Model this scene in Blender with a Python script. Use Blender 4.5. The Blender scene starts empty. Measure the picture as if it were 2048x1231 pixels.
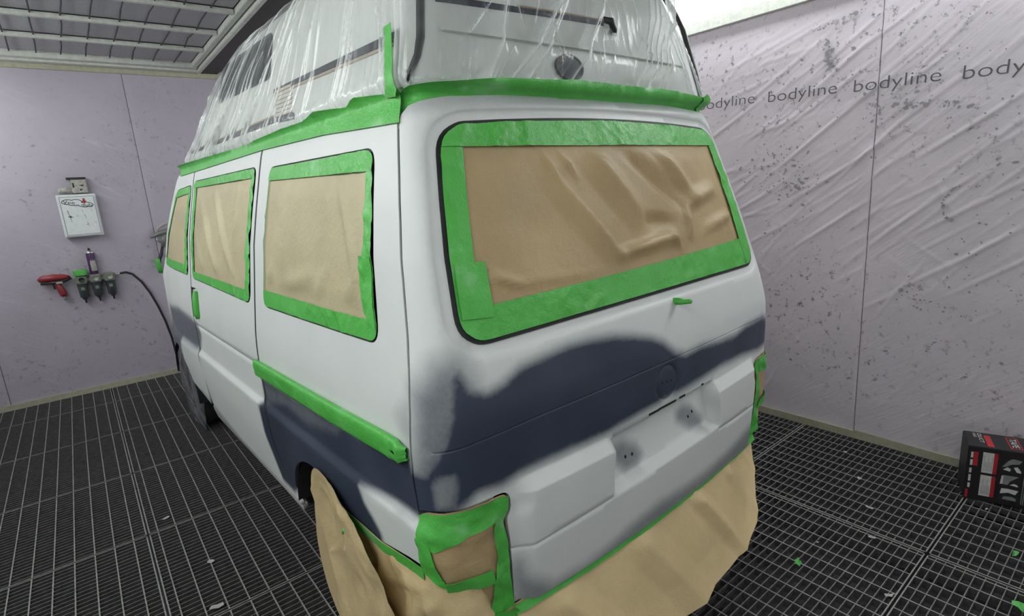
import bpy, bmesh, math, random
import numpy as np
from mathutils import Vector, Matrix, geometry
random.seed(7); RS=np.random.RandomState(11)
C=bpy.context.scene.collection
# ------------------------------------------------------------------ camera, world, exposure
cam=bpy.data.cameras.new('camera'); co=bpy.data.objects.new('camera',cam); C.objects.link(co)
CAMLOC=(-1.508,-1.100,1.666); rx,ry,rz=-.2186,.0706,-.6644; FPX=1087.4
def camrot():
    c,s=math.cos,math.sin
    Rz=np.array([[c(rz),-s(rz),0],[s(rz),c(rz),0],[0,0,1]]);Rx=np.array([[1,0,0],[0,c(rx),-s(rx)],[0,s(rx),c(rx)]]);Ry=np.array([[c(ry),0,s(ry)],[0,1,0],[-s(ry),0,c(ry)]])
    return Rz@Rx@Ry
R_=camrot()
M=Matrix(((R_[0,0],R_[0,2],-R_[0,1],CAMLOC[0]),(R_[1,0],R_[1,2],-R_[1,1],CAMLOC[1]),(R_[2,0],R_[2,2],-R_[2,1],CAMLOC[2]),(0,0,0,1)))
co.matrix_world=M; cam.sensor_width=36; cam.lens=36*FPX/2048; cam.clip_start=.02
bpy.context.scene.camera=co
vs=bpy.context.scene.view_settings; vs.view_transform='Standard'; vs.look='None'; vs.gamma=1; vs.use_curve_mapping=False; vs.exposure=0.0
wd=bpy.data.worlds.new('world'); bpy.context.scene.world=wd; wd.use_nodes=True
wd.node_tree.nodes['Background'].inputs[0].default_value=(.6,.62,.66,1); wd.node_tree.nodes['Background'].inputs[1].default_value=.05
LAMP=7.0            # radiance of the booth light diffusers
YAW=.0343           # the van stands two degrees off the booth axis
XL,XR,YB,YF,ZC=-2.75,2.044,-2.42,5.44,3.03

# ------------------------------------------------------------------ materials
def nt(name):
    m=bpy.data.materials.new(name); m.use_nodes=True; t=m.node_tree; b=t.nodes['Principled BSDF']; return m,t,b
def nd(t,k,**kw):
    n=t.nodes.new(k)
    for a,v in kw.items():
        if a in n.inputs.keys(): n.inputs[a].default_value=v
        else: setattr(n,a,v)
    return n
def noise(t,scale,detail=3,rough=.5,vec=None,dist=0):
    n=nd(t,'ShaderNodeTexNoise'); n.inputs['Scale'].default_value=scale; n.inputs['Detail'].default_value=detail; n.inputs['Roughness'].default_value=rough; n.inputs['Distortion'].default_value=dist
    if vec is not None: t.links.new(vec,n.inputs['Vector'])
    return n.outputs['Fac']
def coord(t,scale=(1,1,1),rot=(0,0,0),kind='Object'):
    c=nd(t,'ShaderNodeTexCoord'); m=nd(t,'ShaderNodeMapping'); m.inputs['Scale'].default_value=scale; m.inputs['Rotation'].default_value=rot
    t.links.new(c.outputs[kind],m.inputs['Vector']); return m.outputs['Vector']
def ramp(t,fac,stops):
    r=nd(t,'ShaderNodeValToRGB'); e=r.color_ramp.elements
    while len(e)<len(stops): e.new(.5)
    for i,(p,c) in enumerate(stops):
        e[i].position=p; e[i].color=(c if len(c)==4 else (*c,1))
    t.links.new(fac,r.inputs['Fac']); return r.outputs['Color']
def mix(t,fac,a,b,mode='MIX'):
    n=nd(t,'ShaderNodeMix',data_type='RGBA',blend_type=mode)
    for i,v in ((0,fac),(6,a),(7,b)):
        if hasattr(v,'links'): t.links.new(v,n.inputs[i])
        else: n.inputs[i].default_value=v if not isinstance(v,tuple) or len(v)==4 else (*v,1)
    return n.outputs[2]
def mth(t,op,a,b=0.,c=0.):
    n=nd(t,'ShaderNodeMath',operation=op)
    for i,v in enumerate((a,b,c)):
        if hasattr(v,'links'): t.links.new(v,n.inputs[i])
        else: n.inputs[i].default_value=v
    return n.outputs[0]
def bump(t,b,h,strength,dist=.01):
    n=nd(t,'ShaderNodeBump'); n.inputs['Strength'].default_value=strength; n.inputs['Distance'].default_value=dist
    t.links.new(h,n.inputs['Height']); t.links.new(n.outputs[0],b.inputs['Normal'])
def plain(name,col,rough=.5,metal=0,nz=.12,sc=30,spec=.5):
    m,t,b=nt(name); v=coord(t)
    f=noise(t,sc,3,.6,v)
    c=ramp(t,f,[(.3,tuple(x*(1-nz) for x in col)),(.7,tuple(min(1,x*(1+nz)) for x in col))])
    t.links.new(c,b.inputs['Base Color']); b.inputs['Roughness'].default_value=rough; b.inputs['Metallic'].default_value=metal
    b.inputs['Specular IOR Level'].default_value=spec
    return m
def m_primer():
    m,t,b=nt('primer_paint'); v=coord(t)
    a=nd(t,'ShaderNodeAttribute',attribute_name='grey').outputs['Fac']
    n=noise(t,16,4,.6,v); n2=noise(t,90,2,.5,v); n3=noise(t,3.2,2,.5,v)
    k=mth(t,'MULTIPLY',mth(t,'SUBTRACT',n,.5),.13); k2=mth(t,'MULTIPLY',mth(t,'SUBTRACT',n2,.5),.09)
    s=mth(t,'ADD',mth(t,'ADD',a,k),k2)
    gate=mth(t,'GREATER_THAN',a,.012)
    s=mth(t,'MULTIPLY',s,gate)
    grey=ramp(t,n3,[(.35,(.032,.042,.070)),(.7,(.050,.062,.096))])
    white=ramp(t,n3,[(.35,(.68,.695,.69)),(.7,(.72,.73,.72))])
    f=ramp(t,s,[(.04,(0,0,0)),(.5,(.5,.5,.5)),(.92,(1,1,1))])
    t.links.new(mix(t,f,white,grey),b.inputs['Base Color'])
    b.inputs['Roughness'].default_value=.42; b.inputs['Specular IOR Level'].default_value=.35
    bump(t,b,noise(t,420,2,.6,v),.05,.002)
    return m
def m_tape():
    m,t,b=nt('green_masking_tape'); v=coord(t)
    n=noise(t,6,4,.6,v); rn=nd(t,'ShaderNodeTexNoise'); rn.noise_type='RIDGED_MULTIFRACTAL'; rn.inputs['Scale'].default_value=11; rn.inputs['Detail'].default_value=3; rn.inputs['Distortion'].default_value=.7; t.links.new(v,rn.inputs['Vector']); n2=mth(t,'ADD',mth(t,'MULTIPLY',rn.outputs['Fac'],.5),mth(t,'MULTIPLY',noise(t,60,4,.65,v,1.2),.35))
    c=ramp(t,n,[(.3,(.065,.42,.05)),(.62,(.10,.50,.085)),(.80,(.30,.62,.31))])
    t.links.new(c,b.inputs['Base Color']); b.inputs['Roughness'].default_value=.38
    b.inputs['Subsurface Weight'].default_value=0
    bump(t,b,n2,.65,.012); return m
def m_kraft(name='brown_masking_paper',col=(.47,.34,.18)):
    m,t,b=nt(name); v=coord(t)
    n=noise(t,3,4,.6,v); n2=noise(t,26,4,.6,v,.8); n3=noise(t,120,2,.5,coord(t,(.25,1,3)))
    c=ramp(t,n,[(.3,tuple(x*.9 for x in col)),(.7,tuple(x*1.1 for x in col))])
    t.links.new(c,b.inputs['Base Color']); b.inputs['Roughness'].default_value=.5; b.inputs['Specular IOR Level'].default_value=.4
    rn=nd(t,'ShaderNodeTexNoise'); rn.noise_type='RIDGED_MULTIFRACTAL'; rn.inputs['Scale'].default_value=5; rn.inputs['Detail'].default_value=2; rn.inputs['Distortion'].default_value=.6; t.links.new(v,rn.inputs['Vector'])
    h=mth(t,'ADD',mth(t,'ADD',n2,mth(t,'MULTIPLY',n3,.25)),mth(t,'MULTIPLY',rn.outputs['Fac'],.45)); bump(t,b,h,.30,.010); return m
def m_film(name,opac=.22,tint=(.93,.95,.95),streak=.35,dirsc=(1,1,1)):
    m,t,b=nt(name); t.nodes.remove(b)
    out=t.nodes['Material Output']
    a=nd(t,'ShaderNodeAttribute',attribute_name='crease').outputs['Fac']
    v=coord(t,dirsc); n=noise(t,9,4,.65,v,.6)
    n2=ramp(t,n,[(.5,(0,0,0)),(.72,(1,1,1))])
    tr=nd(t,'ShaderNodeBsdfTransparent'); tr.inputs[0].default_value=(1,1,1,1)
    df=nd(t,'ShaderNodeBsdfDiffuse'); df.inputs[0].default_value=(*tint,1)
    tl=nd(t,'ShaderNodeBsdfTranslucent'); tl.inputs[0].default_value=(*tint,1)
    dd=nd(t,'ShaderNodeMixShader'); dd.inputs[0].default_value=.35
    t.links.new(df.outputs[0],dd.inputs[1]); t.links.new(tl.outputs[0],dd.inputs[2])
    f=mth(t,'ADD',mth(t,'ADD',opac,mth(t,'MULTIPLY',a,.75)),mth(t,'MULTIPLY',n2,streak*.35))
    f=mth(t,'MINIMUM',f,.92)
    mx=nd(t,'ShaderNodeMixShader'); t.links.new(f,mx.inputs[0]); t.links.new(tr.outputs[0],mx.inputs[1]); t.links.new(dd.outputs[0],mx.inputs[2])
    gl=nd(t,'ShaderNodeBsdfGlossy'); gl.inputs['Roughness'].default_value=.16; gl.inputs[0].default_value=(1,1,1,1)
    lw=nd(t,'ShaderNodeLayerWeight'); lw.inputs[0].default_value=.25
    bp=nd(t,'ShaderNodeBump'); bp.inputs['Strength'].default_value=.5; bp.inputs['Distance'].default_value=.01
    t.links.new(noise(t,22,4,.6,v,1.0),bp.inputs['Height'])
    t.links.new(bp.outputs[0],gl.inputs['Normal']); t.links.new(bp.outputs[0],lw.inputs['Normal'])
    m2=nd(t,'ShaderNodeMixShader'); t.links.new(mth(t,'ADD',mth(t,'MULTIPLY',lw.outputs['Fresnel'],.55),.03),m2.inputs[0])
    t.links.new(mx.outputs[0],m2.inputs[1]); t.links.new(gl.outputs[0],m2.inputs[2])
    t.links.new(m2.outputs[0],out.inputs['Surface']); return m
def m_wall(name,col,dirt=.5,rot=(0,0,0),sc=(1,1,1),stain=None,st=1):
    m,t,b=nt(name); v=coord(t); vr0=coord(t,(1,1,1),rot); mp_=nd(t,'ShaderNodeMapping'); mp_.inputs['Scale'].default_value=sc; t.links.new(vr0,mp_.inputs['Vector']); vr=mp_.outputs['Vector']
    mp2=nd(t,'ShaderNodeMapping'); mp2.inputs['Scale'].default_value=(1,.06,1) if rot[0] else (.08,1,1); t.links.new(vr0,mp2.inputs['Vector']); n6=noise(t,42,3,.6,mp2.outputs['Vector'],.25)
    msk=ramp(t,noise(t,1.4,2,.5,v),[(.42,(0,0,0)),(.6,(1,1,1))])
    n=noise(t,1.6,4,.6,v); n2=noise(t,22,5,.7,v); n3=noise(t,1.1,3,.6,v); n4=noise(t,9,5,.65,vr,.6)
    base=ramp(t,n,[(.3,tuple(x*.93 for x in col)),(.7,tuple(min(1,x*1.06) for x in col))])
    pat=ramp(t,n3,[(.42,(0,0,0)),(.62,(1,1,1))])
    sp=ramp(t,n2,[(.57,(0,0,0)),(.66,(1,1,1))])
    f=mth(t,'MULTIPLY',mth(t,'MULTIPLY',pat,sp),dirt)
    c=mix(t,f,base,(.16,.15,.165))
    f2=mth(t,'MULTIPLY',ramp(t,n4,[(.55,(0,0,0)),(.72,(1,1,1))]),.18*st)
    c=mix(t,f2,c,(.19,.18,.20))
    f3=mth(t,'MULTIPLY',ramp(t,n4,[(.28,(1,1,1)),(.40,(0,0,0))]),.22*st)
    c=mix(t,f3,c,(.66,.63,.66))
    t.links.new(c,b.inputs['Base Color']); b.inputs['Roughness'].default_value=.45; b.inputs['Specular IOR Level'].default_value=.45
    fs=mth(t,'MULTIPLY',mth(t,'MULTIPLY',ramp(t,n6,[(.60,(0,0,0)),(.70,(1,1,1))]),msk),.32*st); c=mix(t,fs,c,(.86,.84,.86)); t.links.new(c,b.inputs['Base Color'])  # fold highlights painted into the film colour as pale streaks
    bump(t,b,mth(t,'ADD',n4,mth(t,'MULTIPLY',mth(t,'MULTIPLY',n6,msk),1.2)),.3*st,.012); return m
MP=m_primer(); MT=m_tape(); MK=m_kraft(); MK2=m_kraft('brown_masking_paper_side',(.51,.435,.275))
MK3=m_kraft('brown_skirt_paper',(.66,.51,.28))
MFILM=m_film('clear_masking_film',.05,dirsc=(1,1,.16)); MFILM2=m_film('grey_wheel_film',.22,(.45,.44,.49))
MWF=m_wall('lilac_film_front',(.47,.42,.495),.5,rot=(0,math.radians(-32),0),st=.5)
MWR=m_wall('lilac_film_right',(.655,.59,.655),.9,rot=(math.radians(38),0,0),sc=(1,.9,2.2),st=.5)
MRUB=plain('black_rubber',(.012,.012,.013),.6); MDARK=plain('dark_cavity',(.014,.014,.016),.8)
MSTEEL=plain('galvanised_steel',(.23,.225,.22),.5,.35); MSTEEL2=plain('grating_steel',(.27,.265,.25),.55,.2,.3,40); MSTEEL3=plain('grating_side_shade',(.07,.066,.07),.8,0,.3,40); MSTEEL4=plain('grating_cross_rod',(.165,.16,.155),.6,.1,.3,40)  # bar sides coloured darker to stand in for shade between the bars
MPIT=plain('pit_filter_floor',(.05,.047,.053),.95,0,.5,25)
MCREAM=plain('cream_tape',(.44,.42,.31),.55); MFRAME=plain('painted_frame',(.62,.63,.58),.5)
MFILT=plain('ceiling_filter_cloth',(.47,.46,.49),.95,0,.1,60); MWIRE=plain('dark_wire',(.045,.043,.045),.6)
MBEAM=plain('dark_steel_beam',(.045,.04,.035),.6); MCEIL=plain('ceiling_sheet',(.18,.17,.165),.7)
MSHELL=plain('white_gelcoat',(.66,.68,.66),.4,0,.04,2); MREARSH=plain('grey_white_gelcoat',(.60,.61,.60),.4,0,.04,2)
MLOUV=plain('cream_louvre',(.58,.54,.47),.5)
MNAVY=plain('navy_stripe',(.018,.020,.042),.45); MBEIGE=plain('beige_stripe',(.42,.33,.25),.5)
MGLASS=plain('dark_window_acrylic',(.02,.02,.03),.2)
MTYRE=plain('tyre_rubber',(.02,.02,.021),.8); MRIM=plain('wheel_rim',(.25,.25,.26),.4,.6)
MWHITE=plain('white_plastic',(.72,.76,.76),.4,0,.04); MBLACK=plain('black_plastic',(.02,.02,.022),.45)
MRED=plain('red_plastic',(.28,.03,.035),.4); MREDP=plain('red_print',(.42,.02,.025),.5); MWP=plain('white_print',(.62,.60,.58),.5)
MGREYP=plain('grey_green_casting',(.20,.215,.18),.5); MBOWL=plain('dark_bowl_plastic',(.06,.075,.075),.25)
MPURP=plain('purple_can',(.07,.025,.10),.35); MMET=plain('bare_metal',(.5,.5,.5),.35,.8); MDIRTY=plain('dirty_plastic',(.40,.39,.34),.6,0,.35,60)
MGREYI=plain('grey_print',(.24,.235,.24),.5)
MINK=plain('dark_grey_ink',(.10,.095,.10),.6); MCART=plain('black_carton',(.014,.012,.014),.5); MGREYI=plain('grey_print',(.24,.235,.24),.5)
MPAD=plain('overspray_dirt',(.30,.25,.19),.7,0,.3,60); MFLAKE=plain('pale_flake',(.38,.37,.36),.7); MGFL=plain('green_flake',(.10,.45,.10),.5)
def emis(name,col,s):
    m,t,b=nt(name); b.inputs['Base Color'].default_value=(.8,.8,.8,1); b.inputs['Emission Color'].default_value=(*col,1); b.inputs['Emission Strength'].default_value=s; return m
MLAMP=emis('lamp_diffuser',(.94,1,.985),LAMP)

# ------------------------------------------------------------------ mesh helpers
def mesh(name,v,f,mat,parent=None,smooth=False,attr=None):
    me=bpy.data.meshes.new(name); me.from_pydata([tuple(map(float,p)) for p in v],[],[tuple(map(int,q)) for q in f]); me.update()
    me.materials.append(mat)
    if smooth: me.polygons.foreach_set('use_smooth',[True]*len(me.polygons))
    if attr:
        for k,val in attr.items():
            a=me.attributes.new(k,'FLOAT','POINT'); a.data.foreach_set('value',np.asarray(val,dtype=np.float32))
    o=bpy.data.objects.new(name,me); C.objects.link(o)
    if parent: o.parent=parent
    return o
class MB:
    def __init__(s): s.v=[]; s.f=[]
    def add(s,v,f):
        n=len(s.v); s.v+= [tuple(p) for p in v]; s.f+=[tuple(i+n for i in q) for q in f]; return s
    def box(s,a,b,bev=0):
        x0,y0,z0=a; x1,y1,z1=b
        if bev<=0:
            v=[(x,y,z) for x in(x0,x1) for y in(y0,y1) for z in(z0,z1)]
            return s.add(v,[(0,1,3,2),(4,6,7,5),(0,4,5,1),(2,3,7,6),(0,2,6,4),(1,5,7,3)])
        bm=bmesh.new(); bmesh.ops.create_cube(bm,size=1)
        for q in bm.verts: q.co=Vector(((x0+x1)/2+q.co.x*(x1-x0),(y0+y1)/2+q.co.y*(y1-y0),(z0+z1)/2+q.co.z*(z1-z0)))
        bmesh.ops.bevel(bm,geom=bm.edges[:],offset=bev,segments=2,affect='EDGES'); bm.verts.index_update()
        s.add([q.co[:] for q in bm.verts],[[w.index for w in q.verts] for q in bm.faces]); bm.free(); return s
    def tube(s,pts,r,n=10,cap=True):
        pts=[Vector(q) for q in pts]; k=len(pts); rr=r if hasattr(r,'__len__') else [r]*k; V=[];F=[]
        up=Vector((0,0,1)); prev=None
        for i,q in enumerate(pts):
            d=(pts[min(i+1,k-1)]-pts[max(i-1,0)]).normalized()
            a=prev-d*prev.dot(d) if prev is not None else (up.cross(d) if abs(d.z)<.95 else Vector((1,0,0)).cross(d))
            a.normalize(); prev=a; b=d.cross(a)
            for j in range(n):
                t=2*math.pi*j/n; V.append(q+(a*math.cos(t)+b*math.sin(t))*rr[i])
        for i in range(k-1):
            for j in range(n): F.append((i*n+j,i*n+(j+1)%n,(i+1)*n+(j+1)%n,(i+1)*n+j))
        if cap: F.append(tuple(range(n))[::-1]); F.append(tuple((k-1)*n+j for j in range(n)))
        return s.add([tuple(q) for q in V],F)
    def lathe(s,prof,origin,axis='Z',n=24):
        V=[];F=[];k=len(prof)
        for (r,h) in prof:
            for j in range(n):
                t=2*math.pi*j/n; a,b=r*math.cos(t),r*math.sin(t)
                V.append({'Z':(a,b,h),'X':(h,a,b),'Y':(b,h,a)}[axis])
        V=[tuple(np.array(q)+origin) for q in V]
        for i in range(k-1):
            for j in range(n): F.append((i*n+j,i*n+(j+1)%n,(i+1)*n+(j+1)%n,(i+1)*n+j))
        return s.add(V,F)
    def build(s,name,mat,parent=None,smooth=False):
        return mesh(name,s.v,s.f,mat,parent,smooth)
def empty(name,label,cat,loc=(0,0,0),rz=0,group=None):
    o=bpy.data.objects.new(name,None); C.objects.link(o); o.location=loc; o.rotation_euler=(0,0,rz); o.empty_display_size=.1
    o['label']=label; o['category']=cat
    if group: o['group']=group
    return o
def tag(o,label,cat,group=None):
    o['label']=label; o['category']=cat
    if group: o['group']=group
    return o
def struct(o): o['kind']='structure'; return o
# numpy value noise
def hsh(i,j,s): 
    v=np.sin(i*127.1+j*311.7+s*74.7)*43758.5453; return v-np.floor(v)
def vn(x,y,s=0):
    i=np.floor(x); j=np.floor(y); a=x-i; b=y-j; a=a*a*(3-2*a); b=b*b*(3-2*b)
    return (hsh(i,j,s)*(1-a)+hsh(i+1,j,s)*a)*(1-b)+(hsh(i,j+1,s)*(1-a)+hsh(i+1,j+1,s)*a)*b
def fbm(x,y,s=0,o=3):
    t=0; w=1; k=0
    for q in range(o): t=t+w*vn(x*2**q,y*2**q,s+q*9); k+=w; w*=.5
    return t/k-.5
def ridged(x,y,s=0,o=3):
    t=0; w=1; k=0
    for q in range(o): t=t+w*(1-np.abs(2*vn(x*2**q,y*2**q,s+q*9)-1)); k+=w; w*=.5
    return t/k
def segd(px,py,a,b):
    dx,dy=b[0]-a[0],b[1]-a[1]; L=dx*dx+dy*dy+1e-12; t=np.clip(((px-a[0])*dx+(py-a[1])*dy)/L,0,1)
    return np.hypot(px-a[0]-t*dx,py-a[1]-t*dy),t
def polyd(px,py,poly,closed=True):
    d=np.full(px.shape,1e9); n=len(poly)
    for i in range(n if closed else n-1): d=np.minimum(d,segd(px,py,poly[i],poly[(i+1)%n])[0])
    return d
def inside(px,py,poly):
    r=np.zeros(px.shape,bool); n=len(poly)
    for i in range(n):
        (x0,y0),(x1,y1)=poly[i],poly[(i+1)%n]
        if y0==y1: continue
        c=((y0>py)!=(y1>py))&(px<(x1-x0)*(py-y0)/(y1-y0)+x0); r^=c
    return r
def sdf(px,py,poly):
    d=polyd(px,py,poly); return np.where(inside(px,py,poly),d,-d)
def sstep(a,b,x):
    t=np.clip((x-a)/(b-a),0,1); return t*t*(3-2*t)
def rnd(pts,rads,n=6):
    out=[]; k=len(pts)
    if not hasattr(rads,'__len__'): rads=[rads]*k
    for i in range(k):
        p=np.array(pts[i],float); a=np.array(pts[i-1],float); b=np.array(pts[(i+1)%k],float); r=rads[i]
        if r<=0: out.append(tuple(p)); continue
        da=(a-p); la=np.hypot(*da); db=(b-p); lb=np.hypot(*db); q=min(r,la*.48,lb*.48)
        s0=p+da/la*q; s1=p+db/lb*q
        for t in np.linspace(0,1,n): out.append(tuple((1-t)**2*s0+2*t*(1-t)*p+t*t*s1))
    return out
def offs(poly,d):   # positive = outwards for CCW polygons
    P=np.array(poly,float); n=len(P); A=np.sum(P[:,0]*np.roll(P[:,1],-1)-np.roll(P[:,0],-1)*P[:,1]); sg=1 if A>0 else -1
    e=np.roll(P,-1,0)-P; L=np.hypot(e[:,0],e[:,1])+1e-9; nr=np.stack([e[:,1],-e[:,0]],1)/L[:,None]*sg
    m=nr+np.roll(nr,1,0); ml=np.sum(m*m,1); m=m*2/np.maximum(ml,.8)[:,None]
    return [tuple(q) for q in P+m*d]
def clip(poly,a,b): # keep left side of a->b
    out=[]; n=len(poly); f=lambda q:(b[0]-a[0])*(q[1]-a[1])-(b[1]-a[1])*(q[0]-a[0])
    for i in range(n):
        p,q=poly[i],poly[(i+1)%n]; fp,fq=f(p),f(q)
        if fp>=0: out.append(p)
        if fp*fq<0:
            t=fp/(fp-fq); out.append((p[0]+t*(q[0]-p[0]),p[1]+t*(q[1]-p[1])))
    return out
def resample(poly,h,closed=True):
    out=[]; n=len(poly)
    for i in range(n if closed else n-1):
        a=np.array(poly[i]); b=np.array(poly[(i+1)%n]); k=max(1,int(math.ceil(np.hypot(*(b-a))/h)))
        for j in range(k): out.append(tuple(a+(b-a)*j/k))
    if not closed: out.append(tuple(poly[-1]))
    o2=[]
    for q in out:
        if not o2 or math.hypot(q[0]-o2[-1][0],q[1]-o2[-1][1])>1e-4: o2.append(q)
    if closed and math.hypot(o2[0][0]-o2[-1][0],o2[0][1]-o2[-1][1])<1e-4: o2.pop()
    return o2

# ------------------------------------------------------------------ van body surface (u = round the plan outline, z = height)
def smooth(zs,vs_,lo,hi,sig,n=1200):
    t=np.linspace(lo-.3,hi+.3,n); v=np.interp(t,zs,vs_); k=np.arange(-60,61)*(t[1]-t[0]); g=np.exp(-.5*(k/sig)**2); g/=g.sum()
    return t,np.convolve(np.pad(v,60,mode='edge'),g,'valid')
WT=smooth([.2,.36,.60,.772,.80,.86,1.0,1.07,1.13,1.26,1.5,1.65,1.81,1.87,1.93,1.97],[.86,.902,.928,.938,.919,.919,.921,.918,.912,.894,.858,.824,.784,.768,.745,.71],.2,1.97,.0045)
RT=smooth([.2,.35,.49,.7,.97,1.1,1.2,1.3,1.83,1.90,1.94,1.97],[.03,.012,.002,-.013,-.019,-.017,.002,.03,.190,.212,.235,.30],.2,1.97,.02)
CW,CY=.125,.12
fw_=lambda z:np.interp(z,*WT); fr=lambda z:np.interp(z,*RT)
taper=lambda y:np.where(y>3.2,.10*((y-3.2)/1.2)**2,0)+np.where(y<1.0,.012*(1.0-y)**2,0)
bulge=lambda x:.032*(np.abs(x)/.72)**2
def ys(z): return fr(z)+bulge(fw_(z)-CW)+CY
def surf(u,z):
    u=np.asarray(u,float); z=np.asarray(z,float); W=fw_(z); Rr=fr(z)
    side=np.where(u<2,-1.,1.); ul=np.where(u<2,u,4-u); y0=ys(z); W2=W-taper(y0); xr=W2-CW
    y1=y0-ul; x1=W-taper(y1); t=np.clip(ul,0,1); yr=Rr+bulge(xr); sl=2*.032*xr/.5184; cyp=yr+sl*(W2-xr); K=.72
    b0=(1-t)**3; b1=3*t*(1-t)**2; b2=3*t*t*(1-t); b3=t**3
    xb=b0*W2+b1*W2+b2*(xr+K*(W2-xr))+b3*xr; yb=b0*y0+b1*(y0+K*(cyp-y0))+b2*(yr+K*(cyp-yr))+b3*yr
    x3=xr*(2-np.clip(ul,1,2)); y3=Rr+bulge(x3)
    X=np.where(ul<=0,x1,np.where(ul<=1,xb,x3)); Y=np.where(ul<=0,y1,np.where(ul<=1,yb,y3))
    return np.stack([X*side,Y,z*np.ones_like(X)],-1)
SU=np.array([-10,0,1,3,4,14.]); SS=np.array([-10,0,.19,.19+1.58,.38+1.58,.38+1.58+10])
u2s=lambda u:np.interp(u,SU,SS); s2u=lambda s:np.interp(s,SS,SU)
SMID=float(u2s(2))
def S(pts): return [(float(u2s(a)),b) for a,b in pts]
def mir(pts): return [(2*SMID-a,b) for a,b in pts][::-1]
def yline(y,z0,z1,n=12): return [(float(ys(z)-y),float(z)) for z in np.linspace(z0,z1,n)]
def sfn(s,z): return surf(s2u(s),z)
def nrm(fn,s,z):
    e=1.5e-3; a=fn(s+e,z)-fn(s-e,z); b=fn(s,z+e)-fn(s,z-e); n=np.cross(a,b); return n/(np.linalg.norm(n,axis=-1,keepdims=True)+1e-12)
def panel(name,outline,mat,parent,h=.022,holes=(),lines=(),off=0.,disp=None,skirt=.012,grey=None,fn=sfn,smooth_=True,jit=0):
    outs=[resample(outline,h)]+[resample(q,h) for q in holes]
    V=[];E=[]
    for pl in outs:
        n0=len(V); V+=pl; E+=[(n0+i,n0+(i+1)%len(pl)) for i in range(len(pl))]
    for ln in lines:
        ln=resample(ln,h,False); n0=len(V); V+=ln; E+=[(n0+i,n0+i+1) for i in range(len(ln)-1)]
    P=np.array(outs[0]); x0,z0=P.min(0); x1,z1=P.max(0)
    gz=np.arange(z0+h*.5,z1,h*.87); G=[]
    for k,zz in enumerate(gz):
        xx=np.arange(x0+(h*.5 if k%2 else 0),x1,h); G.append(np.stack([xx,np.full(xx.shape,zz)],1))
    G=np.concatenate(G+[np.zeros((0,2))]); m=inside(G[:,0],G[:,1],outs[0])
    for q in outs[1:]: m&=~inside(G[:,0],G[:,1],q)
    G=G[m]; d=np.full(len(G),1e9)
    for q in outs: d=np.minimum(d,polyd(G[:,0],G[:,1],q))
    for q in lines: d=np.minimum(d,polyd(G[:,0],G[:,1],q,False))
    G=G[d>h*.45]; V=V+[tuple(q) for q in G]
    r=geometry.delaunay_2d_cdt([Vector(q) for q in V],E,[],2 if holes else 1,1e-6)
    uv=np.array([(q[0],q[1]) for q in r[0]]); F=[tuple(q) for q in r[2]]
    if holes:  # keep only faces in the panel
        cen=np.array([uv[list(q)].mean(0) for q in F]); k=inside(cen[:,0],cen[:,1],outs[0])
        for q in outs[1:]: k&=~inside(cen[:,0],cen[:,1],q)
        F=[q for q,kk in zip(F,k) if kk]
    ar=[(uv[q[1]][0]-uv[q[0]][0])*(uv[q[2]][1]-uv[q[0]][1])-(uv[q[1]][1]-uv[q[0]][1])*(uv[q[2]][0]-uv[q[0]][0]) for q in F]
    F=[q if a>0 else q[::-1] for q,a in zip(F,ar) if abs(a)>1e-12]
    s,z=uv[:,0],uv[:,1]; B=fn(s,z); N=nrm(fn,s,z)
    D=np.full(len(s),off,float)
    if disp is not None: D=D+disp(s,z)
    P=B+N*D[:,None]; g=grey(s,z) if grey else np.zeros(len(s))
    P=list(map(tuple,P)); g=list(g)
    if skirt>0:
        cnt={}
        for q in F:
            for i in range(len(q)):
                e=(q[i],q[(i+1)%len(q)]); cnt[e]=1
        bd=[e for e in cnt if (e[1],e[0]) not in cnt]; mp={}
        for e in bd:
            for i in e:
                if i not in mp:
                    mp[i]=len(P); P.append(P[i]); P.append(tuple(np.array(P[i])-N[i]*skirt)); g+= [g[i],g[i]]
        F=F+[(mp[b],mp[a],mp[a]+1,mp[b]+1) for a,b in bd]
    used=sorted({i for q in F for i in q}); rm={o:i for i,o in enumerate(used)}
    P=[P[i] for i in used]; g=[g[i] for i in used]; F=[tuple(rm[i] for i in q) for q in F]
    return mesh(name,P,F,mat,parent,smooth_,{'grey':g} if grey else None)

# ------------------------------------------------------------------ room
def grid_panel(name,nx,ny,f,mat,parent,attr=None,flip=False):
    a,b=np.meshgrid(np.linspace(0,1,nx),np.linspace(0,1,ny)); P=f(a,b).reshape(-1,3)
    F=[]
    for j in range(ny-1):
        for i in range(nx-1):
            q=(j*nx+i,j*nx+i+1,(j+1)*nx+i+1,(j+1)*nx+i); F.append(q[::-1] if flip else q)
    at={k:v(a,b).ravel() for k,v in attr.items()} if attr else None
    return mesh(name,P,F,mat,parent,True,at)
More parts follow.
